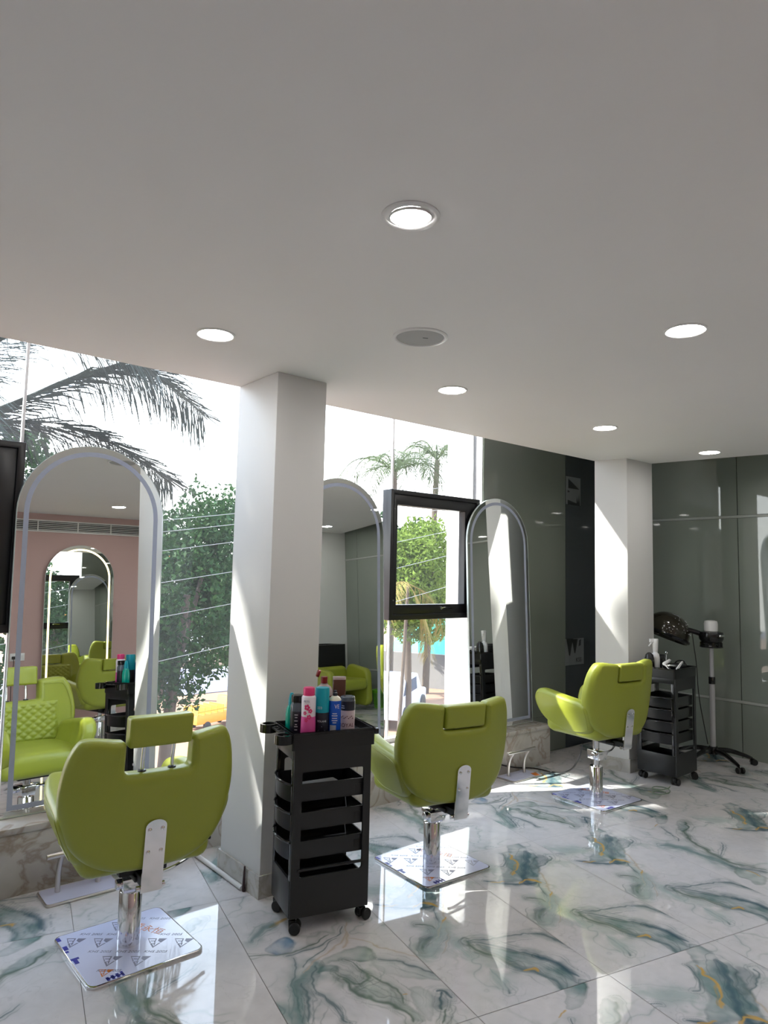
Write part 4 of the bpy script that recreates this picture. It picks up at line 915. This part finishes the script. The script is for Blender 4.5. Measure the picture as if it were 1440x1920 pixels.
t = empty('scissors', loc_on(TR2, 0.0, 0.0, Z2), R_(0)); MB().tube([(0, 0, 0.0), (0.004, 0.0, 0.06), (0.012, 0.0, 0.13)], 0.004, 6).build('blade', 'chrome', t); MB().tube([(0.012 + 0.012 * math.cos(a), 0, 0.142 + 0.012 * math.sin(a)) for a in lin(-PI / 2, 1.5 * PI, 12)], 0.003, 5).build('finger_ring', 'chrome', t)
tag(t, 'upright chrome scissors standing among the tools on the far trolley', 'scissors')
zts = lin(0.325, 0.93 - 0.08 - 0.235, 4)
for k, (zi, nm, lab) in enumerate(((2, 'folded_towel', 'white folded towel in a middle tray of the far trolley'), (1, 'comb_case', 'white oval case in a lower tray of the far trolley'))):
    o = MB().lathe([(0, 0), (0.04, 0.0), (0.052, 0.012), (0.045, 0.028 + 0.02 * (1 - k)), (0.02, 0.036 + 0.02 * (1 - k)), (0, 0.037 + 0.02 * (1 - k))], 20, sx=1.2, sy=1.7).build(nm, 'white_plastic'); o.location = loc_on(TR2, -0.06, -0.02, zts[zi] + 0.0025); tag(o, lab, 'towel' if k == 0 else 'case')

# ---------------------------------------------------------------- hood steamer on a stand
hx, hy = 6.53, 3.09
t = empty('hair_steamer', (hx, hy, 0))
mat('smoke_hood', (0.030, 0.027, 0.019), 0.12, ior=1.5, var=0.2, scale=10)
pole = MB().cyl((0, 0, 0.13), (0, 0, 0.76), 0.024, n=20).cyl((0, 0, 0.76), (0, 0, 1.08), 0.019, n=20).build('pole', mat('grey_pole', (0.42, 0.42, 0.43), 0.3, var=0.03).name, t)
MB().cyl((0, 0, 0.71), (0, 0, 0.775), 0.029, n=20).build('clamp', 'gloss_black', pole, bevel=0.004)
hub = MB().lathe([(0.05, 0.085), (0.05, 0.13), (0.035, 0.15), (0.026, 0.15)], 20).build('hub', 'gloss_black', t)
for k in range(5):
    a = R_(-118 + 72 * k); c, s = math.cos(a), math.sin(a)
    MB().tube([(0.03 * c, 0.03 * s, 0.115), (0.14 * c, 0.14 * s, 0.12), (0.26 * c, 0.26 * s, 0.085), (0.33 * c, 0.33 * s, 0.06)], [0.026, 0.014], 8, smooth=2).build('leg', 'gloss_black', t)
    caster(t, 0.335 * c, 0.335 * s, 0.058, a)
MB().lathe([(0.03, 1.06), (0.085, 1.085), (0.105, 1.12), (0.11, 1.16), (0.10, 1.185), (0.06, 1.195), (0, 1.195)], 28).build('steam_unit', 'gloss_black', t)
MB().box((-0.05, -0.112, 1.145), (0.05, -0.095, 1.165)).build('control_strip', 'chrome', t, bevel=0.004)
MB().lathe([(0.058, 1.192), (0.060, 1.26), (0.054, 1.285), (0.03, 1.292), (0, 1.292)], 28).build('water_tank', 'white_plastic', t)
rg = MB()
for k in range(10):
    a = 2 * PI * k / 10; rg.box((-0.006, -0.012, 1.045), (0.006, 0.012, 1.09)); n8 = len(rg.v) - 8
    for i in range(n8, n8 + 8):
        x, y, z = rg.v[i]; x += 0.09; rg.v[i] = (x * math.cos(a) - y * math.sin(a), x * math.sin(a) + y * math.cos(a), z)
rg.tube([(0.095 * math.cos(a), 0.095 * math.sin(a), 1.05) for a in lin(0, 2 * PI, 24)], 0.007, 6).build('guard_ring', 'gloss_black', t)
arm = MB().tube([(-0.05, 0.06, 1.16), (-0.08, 0.13, 1.185), (-0.12, 0.18, 1.20)], 0.024, 10, smooth=1).build('arm', 'gloss_black', t, bevel=0.004)
# hood: half dome opening forward and down
hv, hf = [], []; nu, nv = 26, 14
for i in range(nu):
    for j in range(nv):
        th = 2 * PI * i / (nu - 1) ; ph = j / (nv - 1) * 1.75
        hv.append((0.21 * math.sin(ph) * math.cos(th), 0.21 * math.sin(ph) * math.sin(th), 0.19 * math.cos(ph) * (1 if ph < 1.57 else 1.6)))
for i in range(nu - 1):
    for j in range(nv - 1): hf.append((i * nv + j, (i + 1) * nv + j, (i + 1) * nv + j + 1, i * nv + j + 1))
hd = MB().add(hv, hf).build('hood', 'smoke_hood', t, ang=180, xf=T(-0.17, 0.345, 1.165, rx=R_(14), ry=R_(16)))
md = hd.modifiers.new('thickness', 'SOLIDIFY'); md.thickness = 0.008
MB().tube([(0.213 * math.cos(a), 0.213 * math.sin(a), -0.03) for a in lin(0, 2 * PI, 40)], 0.016, 8).build('hood_rim', 'gloss_black', hd, xf=T(-0.17, 0.345, 1.165, rx=R_(14), ry=R_(16)))
dr = MB()
random.seed(3)
for k in range(26):
    th = random.uniform(3.6, 5.6); ph = random.uniform(0.6, 1.4); p = T(-0.17, 0.345, 1.165, rx=R_(14), ry=R_(16)) @ Vector((0.215 * math.sin(ph) * math.cos(th), 0.215 * math.sin(ph) * math.sin(th), 0.195 * math.cos(ph)))
    dr.lathe([(0, -0.004), (0.004, 0), (0, 0.004)], 6, tuple(p))
dr.build('vent_holes', 'light_print', hd)
MB().tube([(-0.12, 0.12, 1.17), (-0.13, 0.10, 1.05), (-0.125, 0.08, 0.9), (-0.12, 0.07, 0.6), (-0.05, 0.05, 0.3), (0, 0.05, 0.16)], 0.004, 6, smooth=2).build('power_cord', 'rubber', t)
tag(t, 'black hood hair steamer with white water tank on a grey five-legged stand', 'hair steamer')

# ---------------------------------------------------------------- loose cables, conduit
o = MB().tube([(1.868, 3.35, 0.013), (1.866, 3.62, 0.013), (1.862, 3.93, 0.013)], 0.0125, 10).build('cable_conduit', 'white_trim'); tag(o, 'white cable conduit lying along the foot of the square column', 'pipe')
o = MB().tube([(1.872, 3.335, 0.001), (1.871, 3.336, 0.05), (1.873, 3.338, 0.09), (1.873, 3.336, 0.125)], [0.009, 0.005], 7).build('cable_stub', mat('burnt', srgb(60, 42, 44), 0.7, var=0.3).name); tag(o, 'dark cable stub rising against the skirting of the square column', 'cable')
o = MB().tube([(4.80, 3.30, 0.36), (4.85, 3.36, 0.24), (4.93, 3.5, 0.08), (5.0, 3.72, 0.012), (5.0, 3.93, 0.008), (4.8, 3.954, 0.03), (4.55, 3.950, 0.10), (4.45, 3.948, 0.17)], 0.006, 7, smooth=3).build('power_cable', 'rubber'); tag(o, 'dark power cable running from the sunlit chair to the marble plinth', 'cable')
o = MB().tube([(5.22 + 0.075 * math.cos(a), 2.88 + 0.06 * math.sin(a), 0.005 + 0.0015 * k) for k, a in enumerate(lin(0, 3.7 * PI, 44))], 0.004, 6).build('cable_coil', mat('green_cord', srgb(110, 130, 110), 0.5, var=0.1).name); tag(o, 'small loop of pale cord lying on the floor by the far trolley', 'cord')

# ---------------------------------------------------------------- posters on the dark panel
py = 4.2235
t = empty('wall_poster', (6.0, py, 2.40)); MB().box((-0.13, -0.0015, 0), (0.12, 0.0, 0.285)).build('sheet', 'poster', t)
k = MB()
for pts in ([(-0.09, 0.165), (0.10, 0.165), (-0.09, 0.262)], [(-0.10, 0.045), (0.05, 0.02), (0.055, 0.09), (0.075, 0.03), (0.085, 0.11), (0.095, 0.03), (0.105, 0.15), (0.107, 0.0), (-0.10, 0.0)], [(-0.10, 0.12), (-0.06, 0.13), (-0.10, 0.145)]):
    k.prism(pts, 0, 1, lambda x, y, z: (x, -0.0015 - 0.0008 * z, y))
k.build('print', 'poster_ink', t, smooth=False); tag(t, 'grey poster with black angular print high on the dark panel', 'poster')
t = empty('wall_poster', (6.02, py, 0.79)); MB().box((-0.165, -0.0015, 0), (0.15, 0.0, 0.26)).build('sheet', 'poster', t)
k = MB()
for pts in ([(-0.145, 0.26), (-0.03, 0.26), (-0.055, 0.20), (-0.085, 0.09), (-0.10, 0.10)], [(-0.065, 0.255), (0.045, 0.255), (0.035, 0.22), (0.005, 0.115), (-0.012, 0.115), (-0.04, 0.215)], [(0.07, 0.24), (0.10, 0.25), (0.095, 0.19), (0.06, 0.18)]):
    k.prism(pts, 0, 1, lambda x, y, z: (x, -0.0015 - 0.0008 * z, y))
x = text_mb('KSS', 0.06, T(0.06, -0.0022, 0.045, rx=PI / 2), 0.0004); k.add(x.v, x.f)
k.build('print', 'poster_ink', t, smooth=False); tag(t, 'grey poster with large black W low on the dark panel', 'poster')

# ---------------------------------------------------------------- across the room (seen in the mirrors)
g = empty('air_grille', (2.35, -1.0, 2.575))
gm = lambda x, y, d: (x, d, y)
MB().band([(-1.6, -.075), (1.6, -.075), (1.6, .075), (-1.6, .075)], [(-1.58, -.058), (1.58, -.058), (1.58, .058), (-1.58, .058)], 0.0, 0.014, gm).build('frame', 'white_trim', g, bevel=0.002)
MB().box((-1.58, 0.0005, -.058), (1.58, 0.002, .058)).build('backing', 'black_frame', g)
for k in range(5): MB().hexa([(-1.58, .003, -.046 + k * .0225), (1.58, .003, -.046 + k * .0225), (1.58, .012, -.052 + k * .0225), (-1.58, .012, -.052 + k * .0225), (-1.58, .003, -.041 + k * .0225), (1.58, .003, -.041 + k * .0225), (1.58, .012, -.047 + k * .0225), (-1.58, .012, -.047 + k * .0225)]).build('slat', 'white_trim', g)
for x in (-1.1, -0.63, -0.16, 0.315, 0.73, 1.2): MB().box((x - .006, .002, -.058), (x + .006, .013, .058)).build('divider', 'white_trim', g)
tag(g, 'long white slot air grille high on the pink wall', 'air vent')
t = empty('wall_socket', (2.03, -1.0, 0.98)); MB().box((-.08, 0, -.045), (.08, .009, .045)).build('plate', 'white_plastic', t, bevel=0.003)
[MB().box((q_, .009, -.02), (q_ + .018, .013, .02)).build('switch', 'white_trim', t) for q_ in (.012, .04)]; MB().box((-.06, .009, -.025), (-.025, .03, .01)).build('plug', 'rubber', t, bevel=0.004)
MB().tube([(-.042, .03, -.01), (-.045, .045, -.1), (-.06, .03, -.3), (-.05, .02, -.6)], 0.004, 6, smooth=2).build('cord', 'rubber', t)
tag(t, 'white switch and socket plate with a black plug on the pink wall', 'socket')
t = empty('wash_unit', (6.15, -0.70, 0), R_(0))
MB().prism(fillet([(-.36, -.27), (.36, -.27), (.30, .26), (-.30, .26)], 0.06, 4), 0.0, 0.55).build('pedestal', 'black_plastic', t, bevel=0.01)
ou = fillet([(-.36, -.28), (.38, -.28), (.34, .30), (-.32, .30)], 0.09, 5); MB().band(ou, inset(ou, 0.06), 0.55, 0.94).prism(inset(ou, 0.02), 0.55, 0.72).build('basin', 'gloss_black', t, ang=30)
MB().tube([(0.05, -0.24, 0.94), (0.05, -0.24, 1.03), (0.05, -0.17, 1.05), (0.05, -0.12, 1.02)], 0.012, 8, smooth=2).lathe([(0.025, 0.94), (0.022, 0.96), (0, 0.96)], 16, (0.05, -0.24, 0)).build('tap', 'chrome', t)
bm = puff(fillet([(-.30, 0.22), (.30, 0.22), (.30, 0.62), (-.30, 0.62)], 0.09, 5), 0.12, 0.05, lambda a, b, c: (a, 0.30 + c - 0.2 * (b - 0.22) * 0, b), [(0, lin(-.2, .2, 5))]); from_bm('seat_back', bm, 'lime_leather', t)
bm = puff(fillet([(-.30, 0.30), (.30, 0.30), (.30, 0.88), (-.30, 0.88)], 0.09, 5), 0.16, 0.06, lambda a, b, c: (a, b, 0.38 + c), [(0, lin(-.2, .2, 5))]); from_bm('seat', bm, 'lime_leather', t)
for s in (-1, 1): bm = puff(fillet([(0.28, 0.06), (0.86, 0.06), (0.84, 0.58), (0.34, 0.66)], 0.10, 5), 0.11, 0.04, lambda a, b, c, s=s: (s * 0.33 + c, a, b)); from_bm('arm', bm, 'lime_leather', t)
tag(t, 'hair wash chair with black basin and tap, seen in the middle mirror', 'wash basin')
t = empty('plastic_basket', (6.78, 0.02, 0)); bk = MB()
mat('green_plastic', srgb(96, 160, 40), 0.4, var=0.05)
for k in range(20):
    a = 2 * PI * k / 20; c, s = math.cos(a), math.sin(a); bk.cyl((0.09 * c, 0.09 * s, 0.01), (0.115 * c, 0.115 * s, 0.22), 0.007, n=6)
bk.lathe([(0, 0), (0.098, 0), (0.098, 0.02), (0, 0.02)], 24).build('basket_body', 'green_plastic', t); MB().lathe([(0.112, 0.21), (0.135, 0.215), (0.135, 0.26), (0.118, 0.26), (0.112, 0.21)], 28).build('rim', 'green_plastic', t)
tag(t, 'green slotted plastic basket on the floor by the wash unit', 'basket')
# ---------------------------------------------------------------- outdoors
GZ = -3.2
mat('earth', srgb(122, 92, 72), 0.9, var=0.2, scale=0.6, bump=0.3, bscale=4)
mat('asphalt', srgb(100, 100, 118), 0.9, var=0.08, scale=3)
mat('concrete', srgb(98, 96, 95), 0.85, var=0.12, scale=1.2)
mat('plaster_white', (0.82, 0.82, 0.8), 0.7, var=0.03)
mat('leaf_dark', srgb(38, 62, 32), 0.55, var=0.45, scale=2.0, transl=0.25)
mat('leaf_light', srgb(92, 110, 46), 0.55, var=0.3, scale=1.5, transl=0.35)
mat('palm_leaf', srgb(62, 70, 66), 0.45, var=0.25, scale=3, transl=0.12)
mat('palm_far', srgb(66, 76, 48), 0.5, var=0.25, scale=2, transl=0.3)
mat('palm_dry', srgb(120, 108, 62), 0.6, var=0.2, scale=3, transl=0.3)
mat('bark', srgb(70, 60, 52), 0.9, var=0.25, scale=6, bump=0.4, bscale=12)
mat('tarp', srgb(40, 176, 150), 0.5, var=0.1, scale=4)
mat('orange_paint', srgb(222, 140, 50), 0.5, var=0.1, scale=4)
mat('van_white', srgb(190, 196, 214), 0.3, var=0.04); mat('car_glass', srgb(70, 80, 100), 0.1, var=0.1)
mat('wire', (0.25, 0.25, 0.26), 0.6, var=0.05)
gp = structure(MB().box((-60, 4.5, GZ - 0.3), (120, 140, GZ)).build('ground_outside', 'earth', smooth=False))
structure(MB().box((-60, 26, GZ + 0.001), (120, 33, GZ + 0.03)).build('road', 'asphalt', smooth=False))
# outer pilaster at the end of the glazing and the storey below
structure(MB().box((4.66, 4.37, GZ), (5.1, 4.70, ZS + 0.25)).build('wall_pilaster', 'plaster_white', bevel=0.004))
structure(MB().box((-2.35, 4.2, GZ), (6.9, 4.36, -0.21)).build('wall_lower_storey', 'plaster_white'))

def frond(pts, n, Lmax, seed, droop=0.6, width=0.016, spread=0.9):
    r = random.Random(seed); P = [Vector(p) for p in pts]
    for _ in range(3):
        Q = [P[0]]
        for i in range(len(P) - 1): Q += [P[i] * .75 + P[i + 1] * .25, P[i] * .25 + P[i + 1] * .75]
        P = Q + [P[-1]]
    b = MB(); b.tube(P, [0.028 * Lmax, 0.006 * Lmax], 6)
    acc = [0]
    for a, c in zip(P[:-1], P[1:]): acc.append(acc[-1] + (c - a).length)
    tot = acc[-1]
    def at_(t):
        d = t * tot
        for i in range(len(P) - 1):
            if acc[i + 1] >= d:
                f = (d - acc[i]) / max(1e-6, acc[i + 1] - acc[i]); return P[i].lerp(P[i + 1], f), (P[i + 1] - P[i]).normalized()
        return P[-1], (P[-1] - P[-2]).normalized()
    for k in range(n):
        t = 0.10 + 0.89 * k / (n - 1); p, d = at_(t)
        sd = d.cross(Vector((0, 0, 1))).normalized()
        for s in (-1, 1):
            L = Lmax * (0.35 + 0.65 * math.sin(PI * min(1, 0.12 + 0.86 * t)) ** 0.7) * r.uniform(0.8, 1.08)
            dr = (d * r.uniform(0.4, 0.7) + sd * s * spread * r.uniform(0.6, 1.0) + Vector((0, 0, r.uniform(-0.35, 0.1)))).normalized()
            m1 = p + dr * L * 0.5 + Vector((0, 0, -droop * L * 0.12)); e = p + dr * L * 0.88 + Vector((0, 0, -droop * L * r.uniform(0.42, 0.7)))
            wv = dr.cross(Vector((0, 0, 1))).normalized() * width * Lmax * 0.5 + Vector((0, 0, width * Lmax * 0.35 * s))
            b.add([p - wv * 0.5, p + wv * 0.5, m1 + wv, m1 - wv, e], [(0, 1, 2, 3), (3, 2, 4)])
    return b
def palm(name, crown, rachises, base, lab, leafmat, n=46, L=0.95, trunk_r=0.13, bend=0.0):
    c = Vector(crown); t = empty(name, (base[0], base[1], GZ)); o = Vector((base[0], base[1], GZ))
    pts = [Vector((0, 0, 0)), (c - o) * 0.5 + Vector((bend, 0, 0)), c - o]
    MB().tube(pts, [trunk_r * 1.2, trunk_r * 0.8], 12, smooth=3).build('trunk', 'bark', t)
    for i, rp in enumerate(rachises):
        frond([Vector(p) - o for p in rp], n, L, i * 17 + 5).build('frond', leafmat, t, smooth=False, recalc=False)
    tag(t, lab, 'palm tree', 'coconut palms outside'); return t
def auto_fronds(c, k, R, up, seed):
    r = random.Random(seed); out = []
    for i in range(k):
        a = 2 * PI * i / k + r.uniform(-.25, .25); u_ = up * r.uniform(0.4, 1.1); RR = R * r.uniform(0.85, 1.1)
        ca, sa = math.cos(a), math.sin(a)
        out.append([c, (c[0] + .35 * RR * ca, c[1] + .35 * RR * sa, c[2] + u_ * .8), (c[0] + .75 * RR * ca, c[1] + .75 * RR * sa, c[2] + u_ * .7), (c[0] + 1.05 * RR * ca, c[1] + 1.05 * RR * sa, c[2] - .35 * R + u_ * .3)])
    return out
C0 = (0.75, 9.2, 3.05)
palm('coconut_palm', C0, [
    [C0, (1.61, 9.05, 3.445), (2.46, 9.0, 4.06), (2.98, 9.0, 4.27), (3.48, 9.0, 4.24), (4.15, 9.0, 3.80)],
    [C0, (1.2, 8.7, 3.9), (1.7, 8.4, 4.35), (2.3, 8.2, 4.38), (2.95, 8.0, 4.05)],
    [C0, (1.0, 9.0, 3.9), (1.5, 8.8, 4.7), (2.2, 8.7, 4.95), (3.0, 8.6, 4.7)],
    [C0, (1.3, 9.2, 3.25), (1.95, 9.2, 3.42), (2.75, 9.2, 3.40), (3.85, 9.3, 2.88)],
    [C0, (1.2, 9.2, 3.0), (1.6, 9.0, 2.9), (2.1, 8.9, 2.5)],
    [C0, (0.2, 9.0, 3.9), (-0.6, 9.0, 4.2), (-1.6, 9.2, 3.5)], [C0, (0.5, 10.0, 4.0), (0.4, 10.8, 4.1), (0.2, 11.8, 3.3)], [C0, (0.6, 8.4, 3.6), (0.5, 7.6, 3.6), (0.5, 6.9, 2.9)]],
    (-0.4, 9.6), 'near coconut palm whose fronds arch across the left window', 'palm_leaf', 190, 1.35)
for c, b, lab, k in (((17.0, 20.0, 5.55), (17.2, 20.3), 'distant coconut palm above the middle mirror and black casement', 9), ((20.2, 21.0, 6.5), (20.1, 21.4), 'distant slim palm just right of the other far palm', 8)):
    palm('coconut_palm', c, auto_fronds(c, k, 2.1 if k == 9 else 1.7, 0.9 if k == 9 else 1.2, int(c[0])), b, lab, 'palm_far', 50, 1.2, 0.13)
# dry frond hanging in front of the yard
cd = (13.0, 14.6, 1.4)
palm('coconut_palm', cd, [[cd, (13.2, 14.4, 1.0), (13.4, 14.3, 0.3), (13.5, 14.3, -0.6)], [cd, (13.5, 14.5, 1.2), (14.0, 14.4, 0.7), (14.2, 14.4, -0.1)], [cd, (12.6, 14.5, 1.5), (12.2, 14.4, 1.2), (11.9, 14.3, 0.5)]], (12.9, 14.8), 'young palm with drooping yellowed fronds below the black casement', 'palm_dry', 60, 0.8, 0.05)

def leaf_cloud(blobs, count, size, seed):
    r = np.random.RandomState(seed); tot = sum(b[3] * b[4] * b[5] for b in blobs); V = []; F = []
    for (cx, cy, cz, rx, ry, rz) in blobs:
        n = int(count * rx * ry * rz / tot)
        d = r.normal(size=(n, 3)); d /= np.linalg.norm(d, axis=1)[:, None]
        rad = r.uniform(0.45, 1.0, n) ** 0.5 * (1 + 0.18 * np.sin(d[:, 0] * 7 + seed) * np.cos(d[:, 2] * 6))
        c = d * rad[:, None] * np.array([rx, ry, rz]) + np.array([cx, cy, cz])
        a = r.normal(size=(n, 3)); a /= np.linalg.norm(a, axis=1)[:, None]
        b = np.cross(a, r.normal(size=(n, 3))); b /= np.linalg.norm(b, axis=1)[:, None]
        s = size * r.uniform(0.6, 1.3, n)[:, None]
        q = np.stack([c - a * s, c + b * s * 0.5, c + a * s, c - b * s * 0.5], 1).reshape(-1, 3)
        k = len(V); V += q.tolist(); F += [(k + 4 * i, k + 4 * i + 1, k + 4 * i + 2, k + 4 * i + 3) for i in range(n)]
    m_ = MB(); m_.v = V; m_.f = F; return m_
def tree(blobs, base, count, size, seed, lab, leaf, lean=(0, 0)):
    t = empty('leafy_tree', (base[0], base[1], GZ)); o = Vector((base[0], base[1], GZ))
    lb = [(b[0] - o.x, b[1] - o.y, b[2] - o.z, *b[3:]) for b in blobs]
    leaf_cloud(lb, count, size, seed).build('crown', leaf, t, smooth=False, recalc=False)
    top = Vector(lb[0][:3])
    MB().tube([(0, 0, 0), (lean[0], lean[1], top.z * 0.45), tuple(top)], [0.16, 0.06], 9, smooth=2).build('trunk', 'bark', t)
    br = MB()
    for b in lb: br.tube([tuple(top * 0.75), tuple((top + Vector(b[:3])) / 2), b[:3]], [0.06, 0.02], 6)
    br.build('branches', 'bark', t)
    tag(t, lab, 'tree', 'leafy trees outside'); return t
tree([(5.35, 12.0, 1.2, 0.9, 1.0, 1.9), (6.2, 12.6, 2.0, 0.8, 0.9, 1.2), (4.6, 12.2, 0.2, 0.7, 0.9, 1.3)], (5.2, 12.3), 13000, 0.06, 1, 'dense dark tree between the left mirror and the square column', 'leaf_dark')
tree([(7.1, 13.6, 1.6, 0.9, 0.9, 1.6), (7.6, 13.9, 0.2, 0.8, 0.8, 0.8)], (7.6, 13.4), 5000, 0.085, 2, 'tree with a slanting trunk right beside the square column', 'leaf_dark', (0.5, 0))
tree([(2.6, 14.0, 3.3, 1.2, 1.0, 1.0), (1.4, 14.0, 2.4, 1.2, 1.0, 1.5), (3.4, 14.2, 2.0, 0.9, 0.9, 1.2)], (2.2, 14.4), 8000, 0.08, 3, 'bushy tree behind the top of the left mirror', 'leaf_dark')
tree([(-0.2, 11.5, 0.6, 1.6, 1.0, 1.7), (1.5, 12.0, -0.2, 1.3, 1.0, 1.4)], (0.2, 11.8), 7000, 0.08, 4, 'low dark tree at the left edge behind the black casement', 'leaf_dark')
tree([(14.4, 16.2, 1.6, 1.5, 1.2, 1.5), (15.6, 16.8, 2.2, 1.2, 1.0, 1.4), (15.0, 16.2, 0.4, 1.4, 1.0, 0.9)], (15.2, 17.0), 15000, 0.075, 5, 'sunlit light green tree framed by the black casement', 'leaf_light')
tree([(17.5, 22.0, 1.8, 2.4, 1.4, 2.2), (20.5, 23.0, 1.6, 2.2, 1.4, 2.4), (14.0, 21.5, 1.2, 2.2, 1.4, 1.8)], (17.5, 23.0), 9000, 0.15, 6, 'broad tree far behind the light green tree', 'leaf_dark')
tree([(9.5, 24.0, 1.0, 2.2, 1.4, 2.2), (12.0, 26.0, 0.4, 2.0, 1.4, 1.8)], (10.5, 25.5), 6000, 0.15, 8, 'broad far tree beyond the tree with slanting trunk', 'leaf_dark')
tree([(-6.5, 9.3, 11.0, 0.55, 0.35, 0.75), (-4.65, 9.3, 11.0, 0.55, 0.35, 0.75), (-7.7, 9.3, 11.35, 0.9, 0.35, 0.5), (-7.2, 9.3, 9.1, 1.3, 0.4, 0.95), (-4.0, 9.3, 9.75, 0.5, 0.35, 0.6), (-6.2, 9.3, 10.0, 0.42, 0.3, 0.5)], (-6.4, 9.8), 14000, 0.075, 9, 'tall unseen tree added left of the window to shade the glass', 'leaf_dark')  # unseen crown, its leaf blobs placed to keep sun off parts of the glass
# yard wall, tarp, vehicles
structure(MB().box((0, 0, 0), (26, 0.25, 1.45)).build('yard_wall', 'concrete', xf=T(19.4, 25.4, GZ, rz=R_(-62))))
t = empty('tarp_tent', (24.6, 26.2, GZ)); MB().add([(-1.6, -1.2, 0.9), (1.6, -1.2, 0.9), (1.6, 1.2, 0.9), (-1.6, 1.2, 0.9), (-.6, 0, 3.3), (1.2, 0, 3.4)], [(0, 1, 5, 4), (2, 3, 4, 5), (1, 2, 5), (3, 0, 4)]).build('cloth', 'tarp', t, smooth=False, recalc=False)
for x, y in ((-1.5, -1.1), (1.5, -1.1), (1.5, 1.1), (-1.5, 1.1)): MB().cyl((x, y, 0), (x, y, 0.95), 0.04, n=8).build('pole', 'concrete', t)
tag(t, 'green tarpaulin tent beyond the yard wall, below the black casement', 'tent')
def car(loc, rz, paint, lab, box=False):
    t = empty('parked_cart' if box else 'parked_car', loc, rz)
    sidep = [(-2.0, .35), (2.0, .35), (2.05, .8), (1.2, .95), (.6, 1.5), (-1.3, 1.5), (-1.95, 1.0)] if not box else [(-2.3, .5), (2.3, .5), (2.3, 1.5), (1.9, 2.2), (1.0, 2.2), (.9, 1.2), (-2.3, 1.2)]
    MB().prism(sidep, -.8, .8, lambda x, y, z: (x, z, y)).build('body', paint, t, bevel=0.06)
    if not box: MB().prism([(1.08, .98), (.55, 1.44), (.5, 1.44), (1.0, .98)], -.7, .7, lambda x, y, z: (x + .04, z, y + .02)).build('windscreen', 'car_glass', t); MB().prism([(.45, 1.0), (.3, 1.42), (-1.2, 1.42), (-1.5, 1.02)], -.81, .81, lambda x, y, z: (x, z, y)).build('side_windows', 'car_glass', t)
    else:
        for k in range(5): MB().box((-2.25 + k * .62, -.83, 1.2), (-2.2 + k * .62, .83, 1.75)).build('stake', paint, t)
        MB().box((-2.3, -.84, 1.4), (.8, -.8, 1.5)).box((-2.3, .8, 1.4), (.8, .84, 1.5)).build('rail', paint, t); MB().prism([(1.92, 1.45), (2.26, 1.45), (1.9, 2.1), (1.8, 2.1)], -.7, .7, lambda x, y, z: (x + .06, z, y)).build('windscreen', 'car_glass', t)
    for x in (-1.3, 1.3):
        for y in (-.78, .78): MB().cyl((x, y - .1, .33), (x, y + .1, .33), .33, n=20).build('wheel', 'rubber', t, bevel=0.03)
    tag(t, lab, 'cart' if box else 'car'); return t
car((15.6, 18.3, GZ), R_(35), 'van_white', 'pale parked car low in the gap right of the middle mirror')
car((10.2, 20.5, GZ), R_(15), 'orange_paint', 'small orange cart glimpsed through the trees at the left window', True).scale = (0.4, 0.4, 0.4)
# white house far off and power lines
t = empty('far_house', (14.5, 38.0, GZ)); MB().box((-3, -2, 0), (3, 2, 4.6)).build('house_walls', 'plaster_white', t); MB().prism([(-3.4, 4.5), (3.4, 4.5), (0, 6.0)], -2.4, 2.4, lambda x, y, z: (x, z, y)).build('roof', 'orange_paint', t)
for x in (-1.6, 1.2): MB().box((x - .5, -2.03, 2.4), (x + .5, -2.0, 3.6)).build('house_window', 'car_glass', t)
tag(t, 'pale house with orange roof far beyond the trees', 'house')
random.seed(11)
for k, (y, z) in enumerate(((8.6, 2.35), (8.7, 2.2), (8.8, 1.95), (8.6, 1.55), (8.7, 1.1), (8.9, 0.5))):
    pts = [(x, y + 0.02 * x, z + 0.17 * (x - 4) + 0.006 * (x - 5) ** 2) for x in lin(-4, 24, 30)]
    o = MB().tube(pts, 0.0042, 5).build('power_line', 'wire'); tag(o, ('topmost', 'second', 'third', 'fourth', 'fifth', 'lowest')[k] + ' of the thin overhead wires crossing the window outside, counted from above', 'wire', 'overhead wires')
